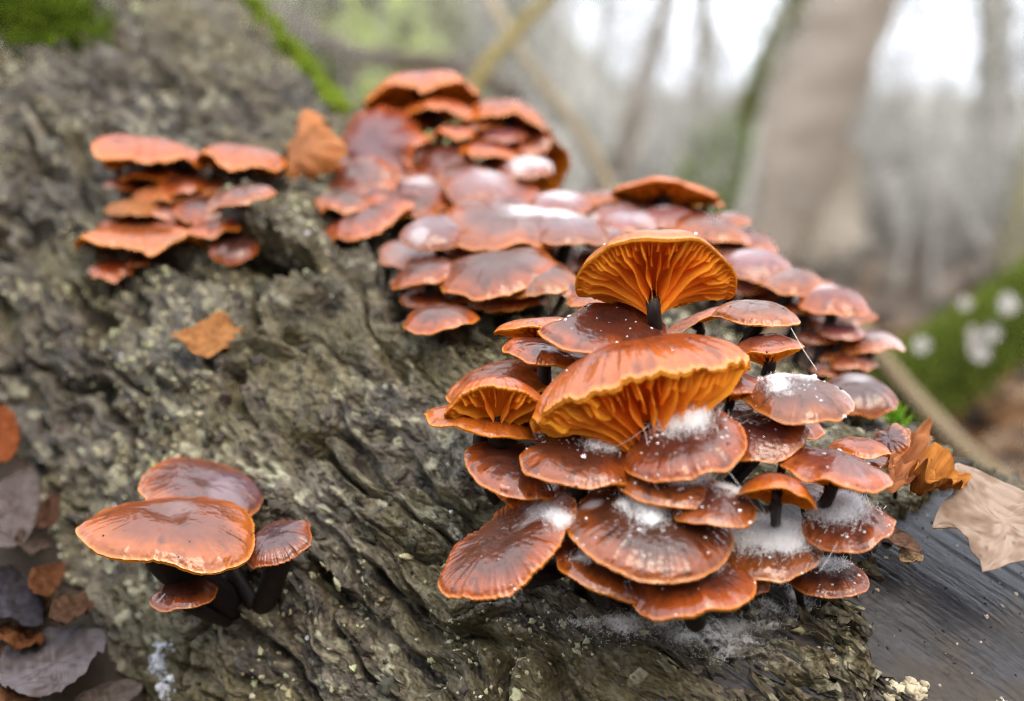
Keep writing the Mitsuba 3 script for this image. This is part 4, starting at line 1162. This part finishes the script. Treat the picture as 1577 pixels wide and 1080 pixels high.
for i, (owner, px, py, rx, ry, cnt, ln, lab) in enumerate([
        (mouldy, 1178, 826, 70, 22, 20000, .0028, 'thick white mould covering the cap below the bell-shaped mushroom'),
        (round_cap, 1290, 782, 38, 22, 11000, .0024, 'white mould on the upper left of the rounded lilac-brown cap'),
        (big, 1000, 784, 28, 26, 5200, .0018, 'round white mould tuft on the big round brown cap'),
        (big, 962, 780, 11, 10, 500, .0011, 'small white mould spot left of the tuft on the big round cap'),
        (dome, 1046, 648, 44, 18, 8000, .0026, 'fluffy grey-white mould above the large red-brown dome'),
        (j_cap, 930, 684, 32, 12, 2000, .0014, 'white mould patch on the cap below the wide wavy mushroom'),
        (frosty, 1056, 728, 38, 12, 5000, .0022, 'white fluff between the large dome and the flat frosted cap'),
        (crusty, 1198, 592, 24, 14, 1500, .0010, 'crusty white mould lumps on the cap at the right side of the cluster'),
        (None, 1250, 668, 60, 14, 1500, .0012, 'white mould film on the bark behind the notched cap'),
        (long_cap, 862, 800, 24, 16, 1500, .0014, 'grey mould veil on the inner end of the long wavy cap'),
        (None, 1210, 918, 60, 32, 12000, .0016, 'white mould creeping over the bark under the cluster'),
        (None, 1010, 962, 110, 22, 6500, .0011, 'thin bluish mould film on the bark below the lowest middle cap'),
        (None, 1120, 985, 70, 26, 4500, .0011, 'patchy pale mould on the rough bark left of the bare wood'),
        (conic, 1128, 752, 26, 14, 1500, .0014, 'white mould on top of the cone-shaped cap'),
        (tilted_cap, 908, 858, 24, 10, 800, .0011, 'mould specks on the cap beneath the big round cap'),
        (lowest, 1075, 876, 46, 8, 1200, .0011, 'thin mould veil on the back of the lowest brown cap in the middle'),
        (low_right, 1268, 868, 34, 9, 1300, .0012, 'pale mould on top of the lowest right mushroom')]):
    p_, n_ = patch_points(owner, px, py, rx, ry, int(cnt * 1.1), 500 + i)
    v, f = fuzz(p_, unit(n_ + UP * .4), ln * .62, 600 + i)
    k = put('white_mould', mikit.ply((v, f), 'm_mould', smooth=False))
    tag(k, lab, 'mould', kind='stuff')


def crust(key, px, py, rx, ry, count, size, color, label, cat, seed):
    p_, n_ = patch_points(None, px, py, rx, ry, count, seed)
    rng = np.random.default_rng(seed)
    s_ = Soup()
    for q, n in zip(p_, n_):
        b = ICO * (1 + .4 * rng.normal(size=(len(ICO), 1))) * size * rng.lognormal(0, .4)
        s_.add(q + n * size * .4 + b, ICF, np.array(color) * rng.uniform(.7, 1.1))
    k = put(key, s_.shape('m_matte'))
    tag(k, label, cat, kind='stuff')


crust('pale_crust', 1385, 1066, 34, 9, 90, .0008, (.55, .48, .34), 'cream-coloured crumbly crust on the bark at the bottom edge', 'crust', 701)
crust('white_streak', 250, 1030, 16, 40, 130, .0004, (.50, .52, .56), 'bluish-white speckled streak on the bark below the lower left mushrooms', 'lichen', 702)

# spider threads
for a, b, lab in [((1218, 505, .325), (1258, 570, .325), 'fine spider thread hanging from the right tip of the upper pointing cap'), ((1000, 655, .30), (945, 690, .308), 'bright spider thread under the wide wavy mushroom'),
                  ((1290, 835, .305), (1262, 880, .305), 'spider thread between the two lowest right caps'),
                  ((1118, 720, .30), (1180, 800, .305), 'spider thread slanting beside the bell-shaped mushroom'), ((985, 720, .30), (1060, 800, .298), 'long faint spider thread across the big round cap'), ((1120, 868, .30), (1060, 930, .31), 'spider thread below the big round cap, near its right edge')]:
    p0, p1 = at(*a), at(*b)
    tv, tf = tube(np.array([p0, lerp(p0, p1, .5) - UP * .0004, p1]), .00006, 4, 1)
    k = put('spider_thread', ply(tv, tf, 'm_mould'))
    tag(k, lab, 'spider thread')
